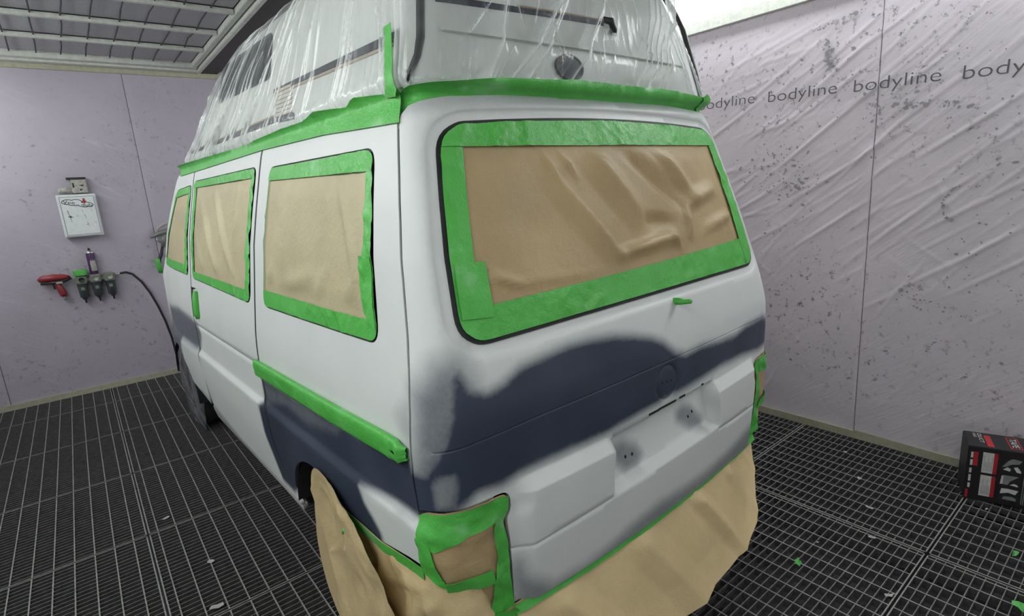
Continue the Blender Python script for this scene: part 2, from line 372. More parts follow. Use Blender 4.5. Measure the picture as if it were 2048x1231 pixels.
# floor: pit sheet plus removable gratings
fl=struct(MB().box((XL,YB,-.16),(XR,YF,-.11)).build('floor',MPIT))
def grating(w,l):
    m=MB(); tb,tc=.0055,.0036; H=.032; px=.0815; py=.0325
    m.box((0,0,-H),(.006,l,0)); m.box((w-.006,0,-H),(w,l,0)); m.box((0,0,-H),(w,.005,0)); m.box((0,l-.005,-H),(w,l,0))
    x=px*.5
    while x<w-.012: m.box((x-tb/2,.005,-H),(x+tb/2,l-.005,0)); x+=px
    y=py*.75
    while y<l-.012: m.box((.006,y-tc/2,-.026),(w-.006,y+tc/2,-.0015)); y+=py
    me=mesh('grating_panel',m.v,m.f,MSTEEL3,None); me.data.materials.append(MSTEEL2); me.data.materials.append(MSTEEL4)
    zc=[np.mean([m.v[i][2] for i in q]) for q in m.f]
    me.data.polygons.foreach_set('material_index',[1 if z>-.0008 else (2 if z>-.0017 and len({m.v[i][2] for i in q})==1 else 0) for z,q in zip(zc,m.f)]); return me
gx=[XL+.002,-1.497,-.199,1.099,XR-.012]; gy=[YB+.005]+[-.553+.91*k for k in range(-1,7)]
gy=[g for g in gy if g<YF-.2]+[YF-.012]; cache={}
for i in range(4):
    for j in range(len(gy)-1):
        w=gx[i+1]-gx[i]-.009; l=gy[j+1]-gy[j]-.009; k=(round(w,3),round(l,3))
        if k not in cache: o=grating(w,l); cache[k]=o
        else: o=cache[k].copy(); C.objects.link(o)
        o.parent=fl; o.location=(gx[i]+.0045,gy[j]+.0045,0)
# walls
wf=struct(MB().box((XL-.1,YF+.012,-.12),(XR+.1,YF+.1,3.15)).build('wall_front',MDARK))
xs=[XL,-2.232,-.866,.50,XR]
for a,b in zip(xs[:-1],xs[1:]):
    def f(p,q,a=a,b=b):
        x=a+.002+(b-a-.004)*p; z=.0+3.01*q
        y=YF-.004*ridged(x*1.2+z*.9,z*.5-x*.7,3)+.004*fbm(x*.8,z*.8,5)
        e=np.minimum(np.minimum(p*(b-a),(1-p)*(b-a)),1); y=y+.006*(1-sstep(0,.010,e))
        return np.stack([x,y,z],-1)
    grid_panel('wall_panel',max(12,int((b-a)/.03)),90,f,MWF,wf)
wr=struct(MB().box((XR+.02,YB-.1,-.12),(XR+.1,YF+.1,3.15)).build('wall_right',MDARK))
yw=[YB,-1.29,.075,1.44,2.805,4.17,YF]
FOLDS=[]   # tension folds in the wall film, (y,z) from the upper right corner of the sheet
for k in range(110):
    a=RS.uniform(-.95,.75); b=RS.uniform(1.35,2.55); L=RS.uniform(.25,.9); th=math.radians(RS.uniform(28,46)) if a<.2 else math.radians(RS.uniform(4,40))
    FOLDS.append(((a,b),(a+L*math.cos(th),b-L*math.sin(th)),RS.uniform(.0015,.005),RS.uniform(.004,.009)))
for k in range(40):
    a=RS.uniform(-.7,1.0); b=RS.uniform(.05,1.5); L=RS.uniform(.15,.6); th=math.radians(RS.uniform(30,65))*(1 if RS.rand()<.6 else -1)
    FOLDS.append(((a,b),(a+L*math.cos(th),b-L*math.sin(th)),RS.uniform(.001,.003),RS.uniform(.006,.014)))
for a,b in zip(yw[:-1],yw[1:]):
    hi=a<1.4 and b>-1.2
    def f(p,q,a=a,b=b,hi=hi):
        y=b-.0012-(b-a-.0024)*p; z=3.02*q; d=.004*fbm(y*1.1,z*1.1,8)
        if hi:
            for A,B,am,wd_ in FOLDS:
                dd,t=segd(y,z,A,B); d=d+am*np.exp(-(dd/wd_)**2)*np.sin(np.pi*np.clip(t,0.02,1))
            d=d+.0035*ridged(y*3.1+z*2.2,z*3.0-y*2.0,4)
        e=np.minimum(p,1-p)*(b-a); d=d-.006*(1-sstep(0,.007,e))
        return np.stack([XR-d,y,z],-1)
    nx=int((b-a)/(.008 if hi else .06)); grid_panel('wall_panel',nx,int(3.02/(.011 if hi else .06)),f,MWR,wr)
MWL=plain('white_wall_film',(.84,.83,.84),.5,0,.04,3)
wl=struct(MB().box((XL-.1,YB-.1,-.12),(XL,YF+.1,3.15)).build('wall_left',MWL))
wb=struct(MB().box((XL-.1,YB-.1,-.12),(XR+.1,YB,3.15)).build('wall_rear',MWL))
# skirting tape, top trims
b=struct(MB().box((XL,YF-.018,.0),(XR,YF-.006,.052)).build('baseboard_front',MCREAM))
b=struct(MB().box((XR-.022,YB,.0),(XR-.008,YF,.045)).build('baseboard_right',MCREAM))
for k in range(5):   # overlapping pieces of skirting tape
    y0=[-.9,-.43,.04,.5,.95][k]; mesh('tape_piece',[(XR-.0225-.0008*(k%2),y0,.004),(XR-.0225-.0008*(k%2),y0+.5,.002),(XR-.0235,y0+.5,.05+.004*(k%2)),(XR-.0235,y0,.048)],[(0,3,2,1)],MCREAM,b)
struct(MB().box((XL,YF-.03,2.955),(XR,YF-.004,3.03),.004).build('trim_1',MCREAM))
# ceiling with filter field
ce=struct(MB().box((XL-.1,YB-.1,ZC+.07),(XR+.1,YF+.1,ZC+.15)).build('ceiling',MCEIL))
ybars=[YB+.15+k*.585 for k in range(12)]; ybars=[4.625-.58*k for k in range(11)][::-1]; X0,X1=-2.45,-.30
fb=MB()
for i,(a,c) in enumerate(zip(ybars,ybars[1:]+[5.25])):
    mesh('filter_panel',[(X0,a+.01,ZC+.03),(X1,a+.01,ZC+.03),(X1,c-.01,ZC+.03),(X0,c-.01,ZC+.03)],[(0,3,2,1)],MFILT,ce)
for i,a in enumerate(ybars):
    MB().box((X0,a-.02,ZC-.01),(X1,a+.02,ZC+.022),.003).build('grid_bar',MFRAME,ce)
xw=[-.45-.1675*k for k in range(12)]
for x in xw:
    for a,c in zip(ybars,ybars[1:]+[5.22]):
        if c<2.2: continue
        bx=RS.uniform(-.012,.012)
        MB().tube([(x+RS.uniform(-.006,.006),a+.02,ZC+.012),(x+bx,(a+c)/2,ZC+.018),(x+RS.uniform(-.006,.006),c-.02,ZC+.012)],.0055,6).build('grid_wire',MWIRE,ce)
MB().box((X0-.1,5.22,ZC-.02),(X1+.05,5.30,ZC+.03),.004).box((X0-.1,5.31,ZC-.035),(X1+.1,5.39,ZC+.03),.004).build('frame_rail',MFRAME,ce)
MB().box((X1+.005,YB,ZC-.015),(X1+.05,5.3,ZC+.03),.004).box((X1+.062,YB,ZC-.04),(X1+.10,5.4,ZC+.03),.004).build('frame_rail',MFRAME,ce)
MB().box((X1+.105,YB,ZC-.03),(X1+.26,YF-.03,ZC+.07)).build('steel_beam',MBEAM,ce)
MB().box((X1+.27,YB,ZC+.0),(1.5,YF-.03,ZC+.07)).build('ceiling_sheet',MCEIL,ce)
# lights, in the corners between wall and ceiling
def lamp(side,y0,y1,label):
    xa=(XR-.02) if side>0 else (XL+.02); sg=-1 if side>0 else 1
    t=empty('ceiling_light',label,'light',(xa,(y0+y1)/2,2.80),0,'long booth lights')
    L=(y1-y0)/2; A=np.array([0,-.18]); B=np.array([sg*.40,.21]); d=(B-A)/np.linalg.norm(B-A); n=np.array([d[1],-d[0]])*(-sg)*-1
    n=np.array([sg*abs(d[1]),-abs(d[0])])
    def pr(name,p,q,th,mat,l0=-L,l1=L,lift=0):
        P=A+d*p+n*lift; Q=A+d*q+n*lift; v=[]
        for yy in(l0,l1):
            for pt in(P,Q,Q-n*th,P-n*th): v.append((pt[0],yy,pt[1]))
        return mesh(name,v,[(0,1,2,3),(7,6,5,4),(0,4,5,1),(1,5,6,2),(2,6,7,3),(3,7,4,0)],mat,t)
    w=np.linalg.norm(B-A)
    pr('diffuser',.03,w-.055,.012,MLAMP,-L+.06,L-.06)
    MB().box((min(0,sg*.03),-L,-.215),(max(0,sg*.03),L,-.12)).build('fascia',MFRAME,t)
    pr('frame',-.02,.03,.05,MFRAME,lift=.004); pr('frame',w-.052,w+.02,.05,MFRAME,lift=.012)
    pr('end_frame',.05,w-.05,.05,MFRAME,-L,-L+.055,.012); pr('end_frame',.05,w-.05,.05,MFRAME,L-.055,L,.012)
lamp(1,-2.38,1.90,'long white light panel over the lilac right wall'); lamp(1,1.95,5.38,'far booth light panel over right wall behind the van')
lamp(-1,-2.38,1.90,'booth light panel over left wall beside the camera'); lamp(-1,1.95,5.38,'far booth light panel over left wall near the cabinet')
# printed lettering on the wall film
bpy.context.view_layer.update()
def text(s,mat,parent,height=None,width=None,loc=(0,0,0),rot=Matrix.Identity(3),name='lettering',off=0.,ext=.0004,shear=0,align='LEFT'):
    cu=bpy.data.curves.new(name,'FONT'); cu.body=s; cu.size=1; cu.offset=off; cu.resolution_u=4; cu.align_x=align; cu.shear=shear
    o=bpy.data.objects.new(name,cu); C.objects.link(o); bpy.context.view_layer.update()
    d=o.dimensions; k=(width/d.x) if width else height/d.y; ky=(height/d.y) if height else k
    me=bpy.data.meshes.new_from_object(o); bpy.data.objects.remove(o)
    v=np.array([q.co[:] for q in me.vertices]); v=v*np.array([k,ky,1]); Rm=np.array(rot); v=v@Rm.T+np.array(loc)
    f=[tuple(q.vertices) for q in me.polygons]
    return mesh(name,v,f,mat,parent)
RW=Matrix(((0,0,-1),(-1,0,0),(0,1,0)))
def rw(tilt): 
    c,s=math.cos(tilt),math.sin(tilt); return np.array(RW)@np.array([[c,-s,0],[s,c,0],[0,0,1]])
for k in range(4):
    y0=1.169-.484*k; text('bodyline',MINK,wr,width=.397,height=.084,loc=(XR-.0125,y0,2.092-.0215*k),rot=rw(-.03),name='film_lettering',off=-.012)
    text('o',MINK,wr,width=.007,height=.007,loc=(XR-.0125,y0-.405,2.135-.0215*k),rot=rw(0),name='film_lettering')
# smudges on the walls: flat dirt marks
SPK=[0]
def specks(parent,name,pts,spread,n,r0,r1,axis,mat):
    m=MB(); P=np.array(pts,float)
    for k in range(int(n*.7)):
        i=RS.randint(0,len(P)-1); t=RS.rand(); c=P[i]*(1-t)+P[i+1]*t+RS.normal(0,spread,2); r=RS.uniform(r0,r1)*(1 if RS.rand()<.8 else 1.7)
        a=RS.uniform(0,6.28); e=RS.uniform(.35,1); q=[]
        for h in range(6):
            w=2*math.pi*h/6; x,y=r*math.cos(w)*RS.uniform(.7,1.2),r*e*math.sin(w); q.append((c[0]+x*math.cos(a)-y*math.sin(a),c[1]+x*math.sin(a)+y*math.cos(a)))
        if any(b_<.06 for _,b_ in q): continue
        zo=.0001*(SPK[0]%40); SPK[0]+=1
        m.add([(XR-.0118-zo,y,z) for y,z in q] if axis=='R' else [(x,YF-.0088-zo,z) for x,z in q],[tuple(range(6))[::-1] if axis=='R' else tuple(range(6))])
    o=m.build(name,mat,parent); o['kind']='stuff'; return o
MSPK=plain('wall_dirt',(.33,.31,.335),.7); MSPK2=plain('wall_dirt_faint',(.34,.32,.35),.7)
for pts,sp_,n_,a_,b_ in ([[(-.335,1.52),(-.295,1.50),(-.262,1.44),(-.27,1.37),(-.31,1.335)],.003,60,.003,.006],[[(-.03,1.93),(-.16,1.945),(-.28,1.92),(-.40,1.86)],.008,55,.003,.010],[[(.355,2.36),(.335,2.28),(.32,2.20)],.012,120,.003,.009],[[(.42,2.43),(.25,2.44),(.16,2.47)],.010,50,.003,.008],
   [[(.10,2.0),(.05,1.93),(.07,1.86)],.02,30,.003,.009],[[(.0,1.97),(-.08,1.95)],.03,40,.003,.009],[[(.62,1.80),(.52,1.62),(.42,1.50)],.07,150,.002,.009],[[(.75,1.75),(.6,1.5)],.08,90,.002,.007],[[(-.25,.62),(-.30,.70)],.006,30,.002,.006],[[(-.40,1.9),(-.45,1.2),(-.40,.6)],.10,140,.002,.008],[[(-.10,.95),(-.3,.85)],.05,60,.002,.008],[[(.9,1.3),(.5,1.0),(.3,.5)],.12,110,.002,.006],[[(1.0,2.0),(.2,1.9),(-.4,2.3)],.15,200,.002,.006],[[(-.3,2.33),(-.27,2.25)],.006,24,.002,.005]):
    specks(wr,'dirt_specks',pts,sp_,n_,a_,b_,'R',MSPK)
for pts,sp_,n_ in ([[(-1.9,2.4),(-1.5,2.1),(-1.0,2.3)],.18,90],[[(-1.15,2.05),(-1.05,1.9)],.04,45],[[(-.80,1.98),(-.79,1.9)],.015,22],[[(-1.7,1.95),(-1.75,1.7)],.06,50],[[(-2.0,1.0),(-1.2,.5)],.2,60],[[(-.9,1.4),(-1.2,1.2)],.1,40]):
    specks(wf,'dirt_specks',pts,sp_,n_,.002,.008,'F',MSPK2)
# ------------------------------------------------------------------ van
van=empty('van','white and grey primed camper van masked with green tape and brown paper','van',(0,0,0),YAW)
PATCH=[ # (poly in (u,z), strength, softness)
([(0.70,1.225),(0.66,1.20),(0.62,1.14),(0.60,1.092),(0.50,1.045),(0.30,.99),(0.10,.95),(-0.1,0.925),(-0.1,0.834),(0.0,.80),(0.186,.80),(0.485,0.82),(0.706,0.85),(0.931,0.885),(1.074,0.875),(1.148,0.889),(1.258,0.893),(1.377,0.892),(1.588,0.888),(1.802,0.901),(2.069,0.904),(2.278,0.91),(2.468,0.92),(2.719,0.911),(2.952,0.888),(3.312,0.892),(3.5,0.998),(3.0,1.036),(2.77,1.035),(2.651,1.02),(2.464,1.029),(2.276,1.045),(2.149,1.04),(2.071,1.065),(1.986,1.116),(1.908,1.146),(1.8,1.171),(1.684,1.192),(1.546,1.204),(1.417,1.209),(1.295,1.199),(1.183,1.19),(1.101,1.16),(1.039,1.150),(0.957,1.17),(0.86,1.215),(.80,1.23)],1.,.030),
([(0.0,1.17),(0.477,1.25),(0.842,1.26),(0.965,1.19),(0.85,0.906),(-0.1,0.8),(-0.014,0.992)],.74,.07),
([(1.093,0.44),(1.114,0.618),(1.139,0.628),(1.155,0.574),(1.265,0.506),(1.433,0.496),(1.576,0.511),(1.732,0.534),(1.904,0.547),(2.099,0.537),(2.322,0.532),(2.577,0.546),(2.778,0.574),(2.95,0.56),(2.95,0.44)],.62,.04),
([(1.667,0.81),(1.737,0.815),(1.821,0.782),(1.855,0.736),(1.805,0.706),(1.725,0.706),(1.679,0.748)],.62,.025),
([(2.133,0.813),(2.196,0.825),(2.262,0.807),(2.343,0.734),(2.311,0.703),(2.22,0.72),(2.123,0.777)],.62,.025),
([(-.2,2.1),(-.2,1.875),(.4,1.875),(1.0,1.885),(2,1.90),(3,1.885),(4.2,1.875),(4.2,2.1)],.40,.03),  # tailgate top edge: weaker light on the roof curve painted in as grey
([(-1.34,0.91),(-0.187,0.948),(-0.045,1.002),(-0.02,0.91),(0.1,0.823),(0.1,0.822),(0.1,0.8),(-0.14,0.8),(-0.268,0.786),(-0.351,0.77),(-0.334,0.721),(-0.285,0.686),(-0.238,0.642),(-0.246,0.6),(-0.367,0.55),(-0.559,0.5),(-0.849,0.4),(-1.062,0.4),(-1.3,0.4),(-1.4,0.629),(-1.4,0.764),(-1.343,0.796)],.95,.02),
([(-0.097,1.083),(-0.0,1.177),(-0.0,1.0),(-0.069,1.034)],.35,.04),
([(-4.2,.92),(-3.8,0.95),(-3.178,1.014),(-2.772,1.0),(-2.575,0.973),(-2.518,0.912),(-2.626,0.803),(-2.744,0.783),(-3.174,0.784),(-3.3,.7),(-3.35,.5),(-4.2,.4)],.8,.03),
([(-2.95,0.46),(-2.655,0.433),(-2.434,0.407),(-2.0,0.37),(-1.0,.35),(-2.0,.3),(-3,.3)],.5,.03)]
LIGHTER=[([(0.242,0.923),(0.391,0.955),(0.667,0.959),(0.68,0.917),(0.602,0.863),(0.282,0.854)],.68,.02),([(-1.32,0.888),(-0.781,0.918),(-0.484,0.92),(-0.53,0.889),(-0.811,0.846),(-1.058,0.851),(-1.309,0.795)],.84,.035)]
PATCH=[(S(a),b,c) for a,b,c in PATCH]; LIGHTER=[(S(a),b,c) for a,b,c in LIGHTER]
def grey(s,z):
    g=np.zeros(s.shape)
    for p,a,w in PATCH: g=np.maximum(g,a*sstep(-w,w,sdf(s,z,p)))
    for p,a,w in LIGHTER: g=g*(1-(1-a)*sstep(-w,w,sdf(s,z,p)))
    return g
def greyR(s,z): return np.zeros(s.shape)
GAP=.0045
# --- outlines
seam=S([(-.020,.818),(-.030,.914),(-.022,1.03),(-.009,1.153),(.06,1.30),(.120,1.45),(.16,1.60),(.178,1.72),(.190,1.84)])
# tailgate
topL=S([(.205,1.866),(.238,1.878),(.365,1.900),(.568,1.911),(.968,1.925),(1.275,1.937),(1.6,1.946),(2.0,1.950)])
botL=S([(1.088,.480),(1.5,.478),(2.0,.478)])
lgt=S([(.10,.836),(.30,.846),(.48,.849),(.76,.852)])+rnd(S([(.9,.853),(1.093,.853),(1.101,.70)]),[0,.03,0])+S([(1.10,.60),(1.09,.485)])
L=[seam[-1]]+topL          # top from left to centre
leftside=seam[::-1]        # downwards
out_half=botL[::-1]+lgt[::-1]+seam+topL     # centre bottom -> light -> seam -> top centre (clockwise), reversed below
tg=out_half+mir(out_half)[1:-1] if False else None
half=out_half; full=half+[(2*SMID-a,b) for a,b in half[::-1]][1:-1]
full=full[::-1]
rw_l=rnd(S([(.80,1.848),(.868,1.271)]),[0,0]);
def rearwin(d=0):
    a0,a1=float(u2s(.80)),float(u2s(.872)); W0=SMID-a0; W1=SMID-a1
    top=[(SMID+W0*k,1.867-.021*k*k) for k in np.linspace(1,-1,15)]; bot=[(SMID+W1*k,1.280-.010*k*k) for k in np.linspace(-1,1,9)]
    pts=top+bot; rr=[0]*len(pts); rr[0]=rr[14]=rr[15]=rr[-1]=.085
    pts=[q for i,q in enumerate(pts) if i not in (1,13,16,len(pts)-2)]; rr=[q for i,q in enumerate(rr) if i not in (1,13,16,len(rr)-2)]
    return offs(rnd(pts,rr,9),d)
win=rearwin()
lip=rearwin(.032)
crease=S([(.18,1.019),(.35,1.018),(.60,1.022),(.9,1.027),(1.27,1.038),(1.8,1.044)]); crease=crease+[(2*SMID-a,b) for a,b in crease[::-1]]
groove=S([(1.105,.668),(1.59,.681)]); grooveR=[(2*SMID-a,b) for a,b in groove[::-1]]
blockp=rnd(S([(1.12,.40),(1.12,.855),(1.19,.872),(2.0,.876),(2.81,.872),(2.88,.855),(2.88,.40)]),[0,.02,.02,0,.02,.02,0])[::-1]
rec=S([(1.603,.870),(1.598,.686),(2.412,.698),(2.40,.884)])
embc=(float(u2s(2.0)),.966)
def tdisp(s,z):
    d=np.zeros(s.shape)
    d-=.005*np.maximum(0,1-polyd(s,z,crease,False)/.0024)
    d-=.008*sstep(-.004,.004,sdf(s,z,lip))
    # raised lower block with upward-facing ledge, tapering out to the sides
    e=sdf(s,z,blockp); fade=sstep(float(u2s(1.11)),float(u2s(1.19)),np.where(s<SMID,s,2*SMID-s)); top=np.clip((.876-z)/.040,0,1); low=fade*top
    blk=.030*low
    ir=sdf(s,z,rec); k=sstep(0,.012,ir)
    depth=-.006-.040*np.clip((z-.686)/.187,0,1)
    d+=blk*(1-k)+depth*k
    for g in (groove,grooveR): d-=.004*np.maximum(0,1-polyd(s,z,g,False)/.0032)
    rr=np.hypot(s-embc[0],z-embc[1]); d-=.0055*np.exp(-((rr-.062)/.004)**2)+.002*(rr<.06)
    return d
circ=lambda r,n=36:[(embc[0]+r*math.cos(2*math.pi*k/n),embc[1]+r*math.sin(2*math.pi*k/n)) for k in range(n+1)]
def near(pl,w): 
    P=np.array(pl); t=np.gradient(P,axis=0); t/=np.hypot(t[:,0],t[:,1])[:,None]+1e-9; n=np.stack([-t[:,1],t[:,0]],1)
    return [[tuple(q) for q in P+n*k] for k in (-w,0,w)]
cl=lambda p:p+[p[0]]
ln=near(crease,.0024)+near(crease,.0050)[::2]+near(groove[:],.0032)+near(grooveR,.0032)+[cl(offs(lip,.0045)),cl(lip),cl(offs(lip,-.0045)),cl(offs(rec,-.001)),cl(offs(rec,-.013)),circ(.055),circ(.0585),circ(.062),circ(.0655),circ(.069)]
for z_ in (.879,.8755,.872,.840,.8365,.833):
    q_=S([(1.13,z_),(1.585,z_)]); ln+=[q_,[(2*SMID-a,b) for a,b in q_]]
ln[0]=ln[0][1:-1]; ln[2]=ln[2][1:-1]; ln[3]=ln[3][1:-1]; ln[4]=ln[4][1:-1]
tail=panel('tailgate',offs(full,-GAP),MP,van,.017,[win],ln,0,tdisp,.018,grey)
tail['label']='tailgate primed white with dark grey patches'
def deco(name,pts,mat,parent,off,fn=sfn,h=.02,skirt=.002,disp=None): return panel(name,pts,mat,parent,h,(),(),off,disp,skirt,None,fn)
def cpoly(c,rx_,rz_,n=14): return [(c[0]+rx_*math.cos(2*math.pi*k/n),c[1]+rz_*math.sin(2*math.pi*k/n)) for k in range(n)]
for dx in (-.028,0,.026): deco('mounting_hole',cpoly((embc[0]+dx,embc[1]+.003-dx*.1),.0035,.0045,8),MDARK,tail,.001,disp=tdisp)
for q,w_ in ((1.63,.006),(1.90,.03),(2.0,.055),(2.12,.02),(2.3,.008)):
    c=(float(u2s(q)),.8765+.0175*(q-1.6)); deco('handle_slot',rnd([(c[0]-w_,c[1]-.004),(c[0]+w_,c[1]-.004),(c[0]+w_,c[1]+.004),(c[0]-w_,c[1]+.004)],.003,3),MDARK,tail,.0015,h=.006,skirt=.001,disp=tdisp)
for q,z in ((1.742,.757),(1.785,.754),(2.222,.770),(2.262,.78)): deco('mounting_hole',cpoly((float(u2s(q)),z),.005,.006,8),MDARK,tail,.0012,skirt=.001,disp=tdisp)
# wiper spindle wrapped in tape
wc=surf(2.126,1.234)+np.array([0,.002,0])
MB().tube([wc+np.array(q) for q in((0,.01,0),(0,-.012,.001),(.002,-.03,.002),(.001,-.034,.001),(.003,-.062,.006),(.003,-.066,.006))],[.012,.013,.012,.009,.0085,.004],12).build('wiper_spindle',MT,van,True)
# gasket
def ring(name,o,i,mat,parent,off,fn=sfn): return panel(name,o,mat,parent,.02,[i],(),off,None,.010,None,fn)
ring('window_gasket',offs(win,.004),offs(win,-.009),MRUB,van,-.004)
# --- wrinkles
FOLD_R=[] # rear window paper folds: (a,b,amp,width left,width right)
def Spt(u,z): return (float(u2s(u)),z)
RF=[((1.50,1.70),(1.83,1.42),.011,.085,.035),((1.75,1.79),(2.05,1.52),.012,.10,.10),((2.02,1.79),(2.42,1.56),-.011,.05,.09),((2.30,1.80),(2.56,1.57),.010,.05,.10),
    ((1.84,1.43),(2.25,1.455),.013,.05,.03),((2.22,1.46),(2.32,1.39),.008,.03,.03),((2.05,1.52),(2.30,1.50),-.010,.05,.05),((2.45,1.55),(2.40,1.44),.008,.04,.05),((2.46,1.56),(2.8,1.60),.009,.04,.06),((1.25,1.40),(1.75,1.38),.006,.05,.03),((1.1,1.44),(1.3,1.38),.006,.02,.03),((1.45,1.78),(1.52,1.68),.006,.015,.03),((1.55,1.78),(1.66,1.68),.006,.015,.02),((2.6,1.46),(2.95,1.50),.008,.04,.04)]
RF=[(Spt(*a),Spt(*b),c*3.0,d*.9,e*.75) for a,b,c,d,e in RF]
def wr_paper(folds,seed,amp=.006):
    def f(s,z):
        d=amp*(ridged(s*4+z*2,z*5-s*1.5,seed,2)-.5)+amp*1.2*fbm(s*2.2,z*2.2,seed+3,2)
        for a,b,am,wl_,wr_ in folds:
            dx,dz=b[0]-a[0],b[1]-a[1]; L_=math.hypot(dx,dz); t=np.clip(((s-a[0])*dx+(z-a[1])*dz)/L_**2,-.15,1.15); n=((s-a[0])*(-dz)+(z-a[1])*dx)/L_
            al=(s-a[0]-t*dx)**2+(z-a[1]-t*dz)**2; w=np.where(n>0,wr_,wl_); dist=np.sqrt(al)
            d=d+am*np.maximum(0,1-dist/w)**1.05*np.sin(np.pi*np.clip(.12+.76*t,0,1))
        return d
    return f
def wr_tape(seed,amp=.008):
    return lambda s,z: np.maximum(-.0012,amp*((ridged(s*17+z*11,z*15-s*9,seed,3)-.5)*1.6*sstep(.40,.75,vn(s*5,z*5,seed+5)+.10)+.8*fbm(s*6,z*6,seed+8)))
def masked(outline,paper,seed,parent,mat,folds=(),h=.022,extra=(),depth=-.004):
    wo=offs(outline,-.0065)
    fp=wr_paper(folds,seed)
    edge=lambda s,z:sstep(.0,.07,sdf(s,z,paper))
    base=panel('masking_paper',offs(paper,.022),mat,parent,h,(),(),depth+.0005,lambda s,z:fp(s,z)*edge(s,z)+.010*edge(s,z)*0+.004*edge(s,z),.0)
    n=len(paper); ft=wr_tape(seed)
    A=np.array(paper); cyc=sum(A[i][0]*A[(i+1)%n][1]-A[(i+1)%n][0]*A[i][1] for i in range(n))
    P=paper if cyc>0 else paper[::-1]
    for k,i in enumerate(range(4)):
        a,b=P[i],P[(i+1)%4]
        strip=clip(wo,b,a)
        if len(strip)<3: continue
        panel('masking_tape',strip,MT,base,.011,(),(),depth+.005+.0009*k,lambda s,z,k=k:ft(s,z)+.0012*fbm(s*8,z*8,seed+k),.0006)
    for q in extra: panel('masking_tape',q,MT,base,.012,(),(),depth+.0095,ft,.0006)
    return base
rp=S([(1.045,1.782),(1.062,1.362),(2.93,1.386),(2.965,1.778)])
mr=masked(win,rp,21,van,MK,RF,.013,[S([(.925,1.34),(1.105,1.33),(1.10,1.475),(.91,1.48)]),],-.006)
# --- left side
qw=rnd(S([(-1.00,1.813),(-1.172,1.247),(-.147,1.258),(-.085,1.803)]),[.05,.06,.06,.05],7)
sw_=rnd(S([(-2.42,1.832),(-2.56,1.255),(-1.362,1.236),(-1.178,1.828)]),[.05,.05,.06,.05],7)
fwn=rnd(S([(-2.97,1.80),(-3.62,1.275),(-2.685,1.262),(-2.498,1.815)]),[.08,.05,.05,.05],7)
WC=.92; WZ=.31; RA=.365
def ws(y,z): return float(ys(z)-y)
arch=[(ws(WC+RA*math.cos(t),WZ+RA*math.sin(t)),WZ+RA*math.sin(t)) for t in np.linspace(math.radians(118),math.radians(22),16)]  # from rear to front
gapq=[(-1.335,.80),(-1.282,.775),(-1.278,.629),(-1.232,.518),(-1.165,.452)]
gap=yline(1.462,1.90,.82,16)+S(gapq[:])
q_out=[(float(u2s(.196)),1.90)]+gap[:0]
quart=[(float(u2s(.20)),1.90)]+[]
quart=gap+arch[::-1]+S([(-.50,.612),(-.24,.614),(-.17,.628),(-.08,.646),(.024,.658),(.03,.76),(-.018,.812)])+seam[1:]+[(float(u2s(.196)),1.90)]
# CCW check handled by offs sign
SWL=lambda a,b:[S([(a,z_),(b,z_)]) for z_ in (.766,.773,.779,.794,.801,.808)]
q=panel('rear_quarter_panel',offs(quart,-GAP),MP,van,.018,[qw],SWL(-1.24,-.03),0,None,.016,grey)
q['label']='left rear quarter panel, white above and grey primer below'
ring('window_gasket',offs(qw,.003),offs(qw,-.007),MRUB,van,-.004)
FQ=[(a,b,c*1.7,d,e) for a,b,c,d,e in [((-.95,1.33),(-.55,1.42),.008,.03,.05),((-.6,1.30),(-.45,1.45),.006,.03,.05),((-.30,1.70),(-.22,1.40),.008,.04,.04),((-1.1,1.34),(-1.0,1.42),.008,.03,.03),((-.35,1.35),(-.2,1.45),.006,.03,.04)]]
masked(qw,S([(-1.005,1.758),(-1.138,1.318),(-.205,1.322),(-.142,1.738)]),31,van,MK2,FQ,.02,[S([(-.215,1.34),(-.152,1.30),(-.128,1.50),(-.20,1.50)])])
# sliding door
dgap=yline(1.4745,1.90,.82,16)+S([(-1.345,.80),(-1.292,.772),(-1.288,.629),(-1.242,.518),(-1.172,.446),(-1.125,.385),(-1.09,.350)])
fgap=yline(2.787,.35,1.90,16)
dcrease=S([(-2.66,.967),(-1.352,.967)])
def ddisp(s,z):
    return -.004*np.maximum(0,1-np.abs(z-.967)/.003)*(s>-2.64)*(s<-1.35)
hp=rnd(S([(-2.66,1.20),(-2.68,1.015),(-2.45,1.02),(-2.44,1.205)]),.04,5)
sd=panel('sliding_door',offs(dgap+fgap,-GAP),MP,van,.022,[sw_,hp],near(dcrease,.003)+SWL(-2.64,-1.32),0,ddisp,.016,grey)
sd['label']='left sliding door in white primer'
panel('handle_recess',offs(hp,.003),MSHELL,sd,.02,(),(),-.009,None,.001)
for q_ in ([(-2.655,1.135),(-2.655,1.12),(-2.60,1.12),(-2.60,1.135)],[(-2.60,1.045),(-2.62,1.035),(-2.56,1.03),(-2.55,1.04)],[(-2.65,1.195),(-2.64,1.185),(-2.57,1.19),(-2.57,1.198)]): panel('handle_slot',S(q_),MDARK,sd,.02,(),(),-.007,None,.001)
m=MB(); 
hb=[sfn(np.array(float(u2s(-2.50))),np.array(z)) for z in (1.185,1.15,1.10,1.05,1.02)]
m.tube([q+np.array([-.004,0,0]) for q in hb],[.012,.019,.021,.019,.012],10); m.build('door_handle',MT,sd,True)
ring('window_gasket',offs(sw_,.003),offs(sw_,-.007),MRUB,van,-.004)
FS=[(a,b,c*1.6,d,e) for a,b,c,d,e in [((-2.2,1.70),(-1.9,1.30),.012,.06,.06),((-1.9,1.78),(-1.62,1.35),.012,.07,.05),((-1.45,1.75),(-1.55,1.45),.008,.05,.04),((-2.35,1.5),(-2.25,1.3),.008,.04,.05)]]
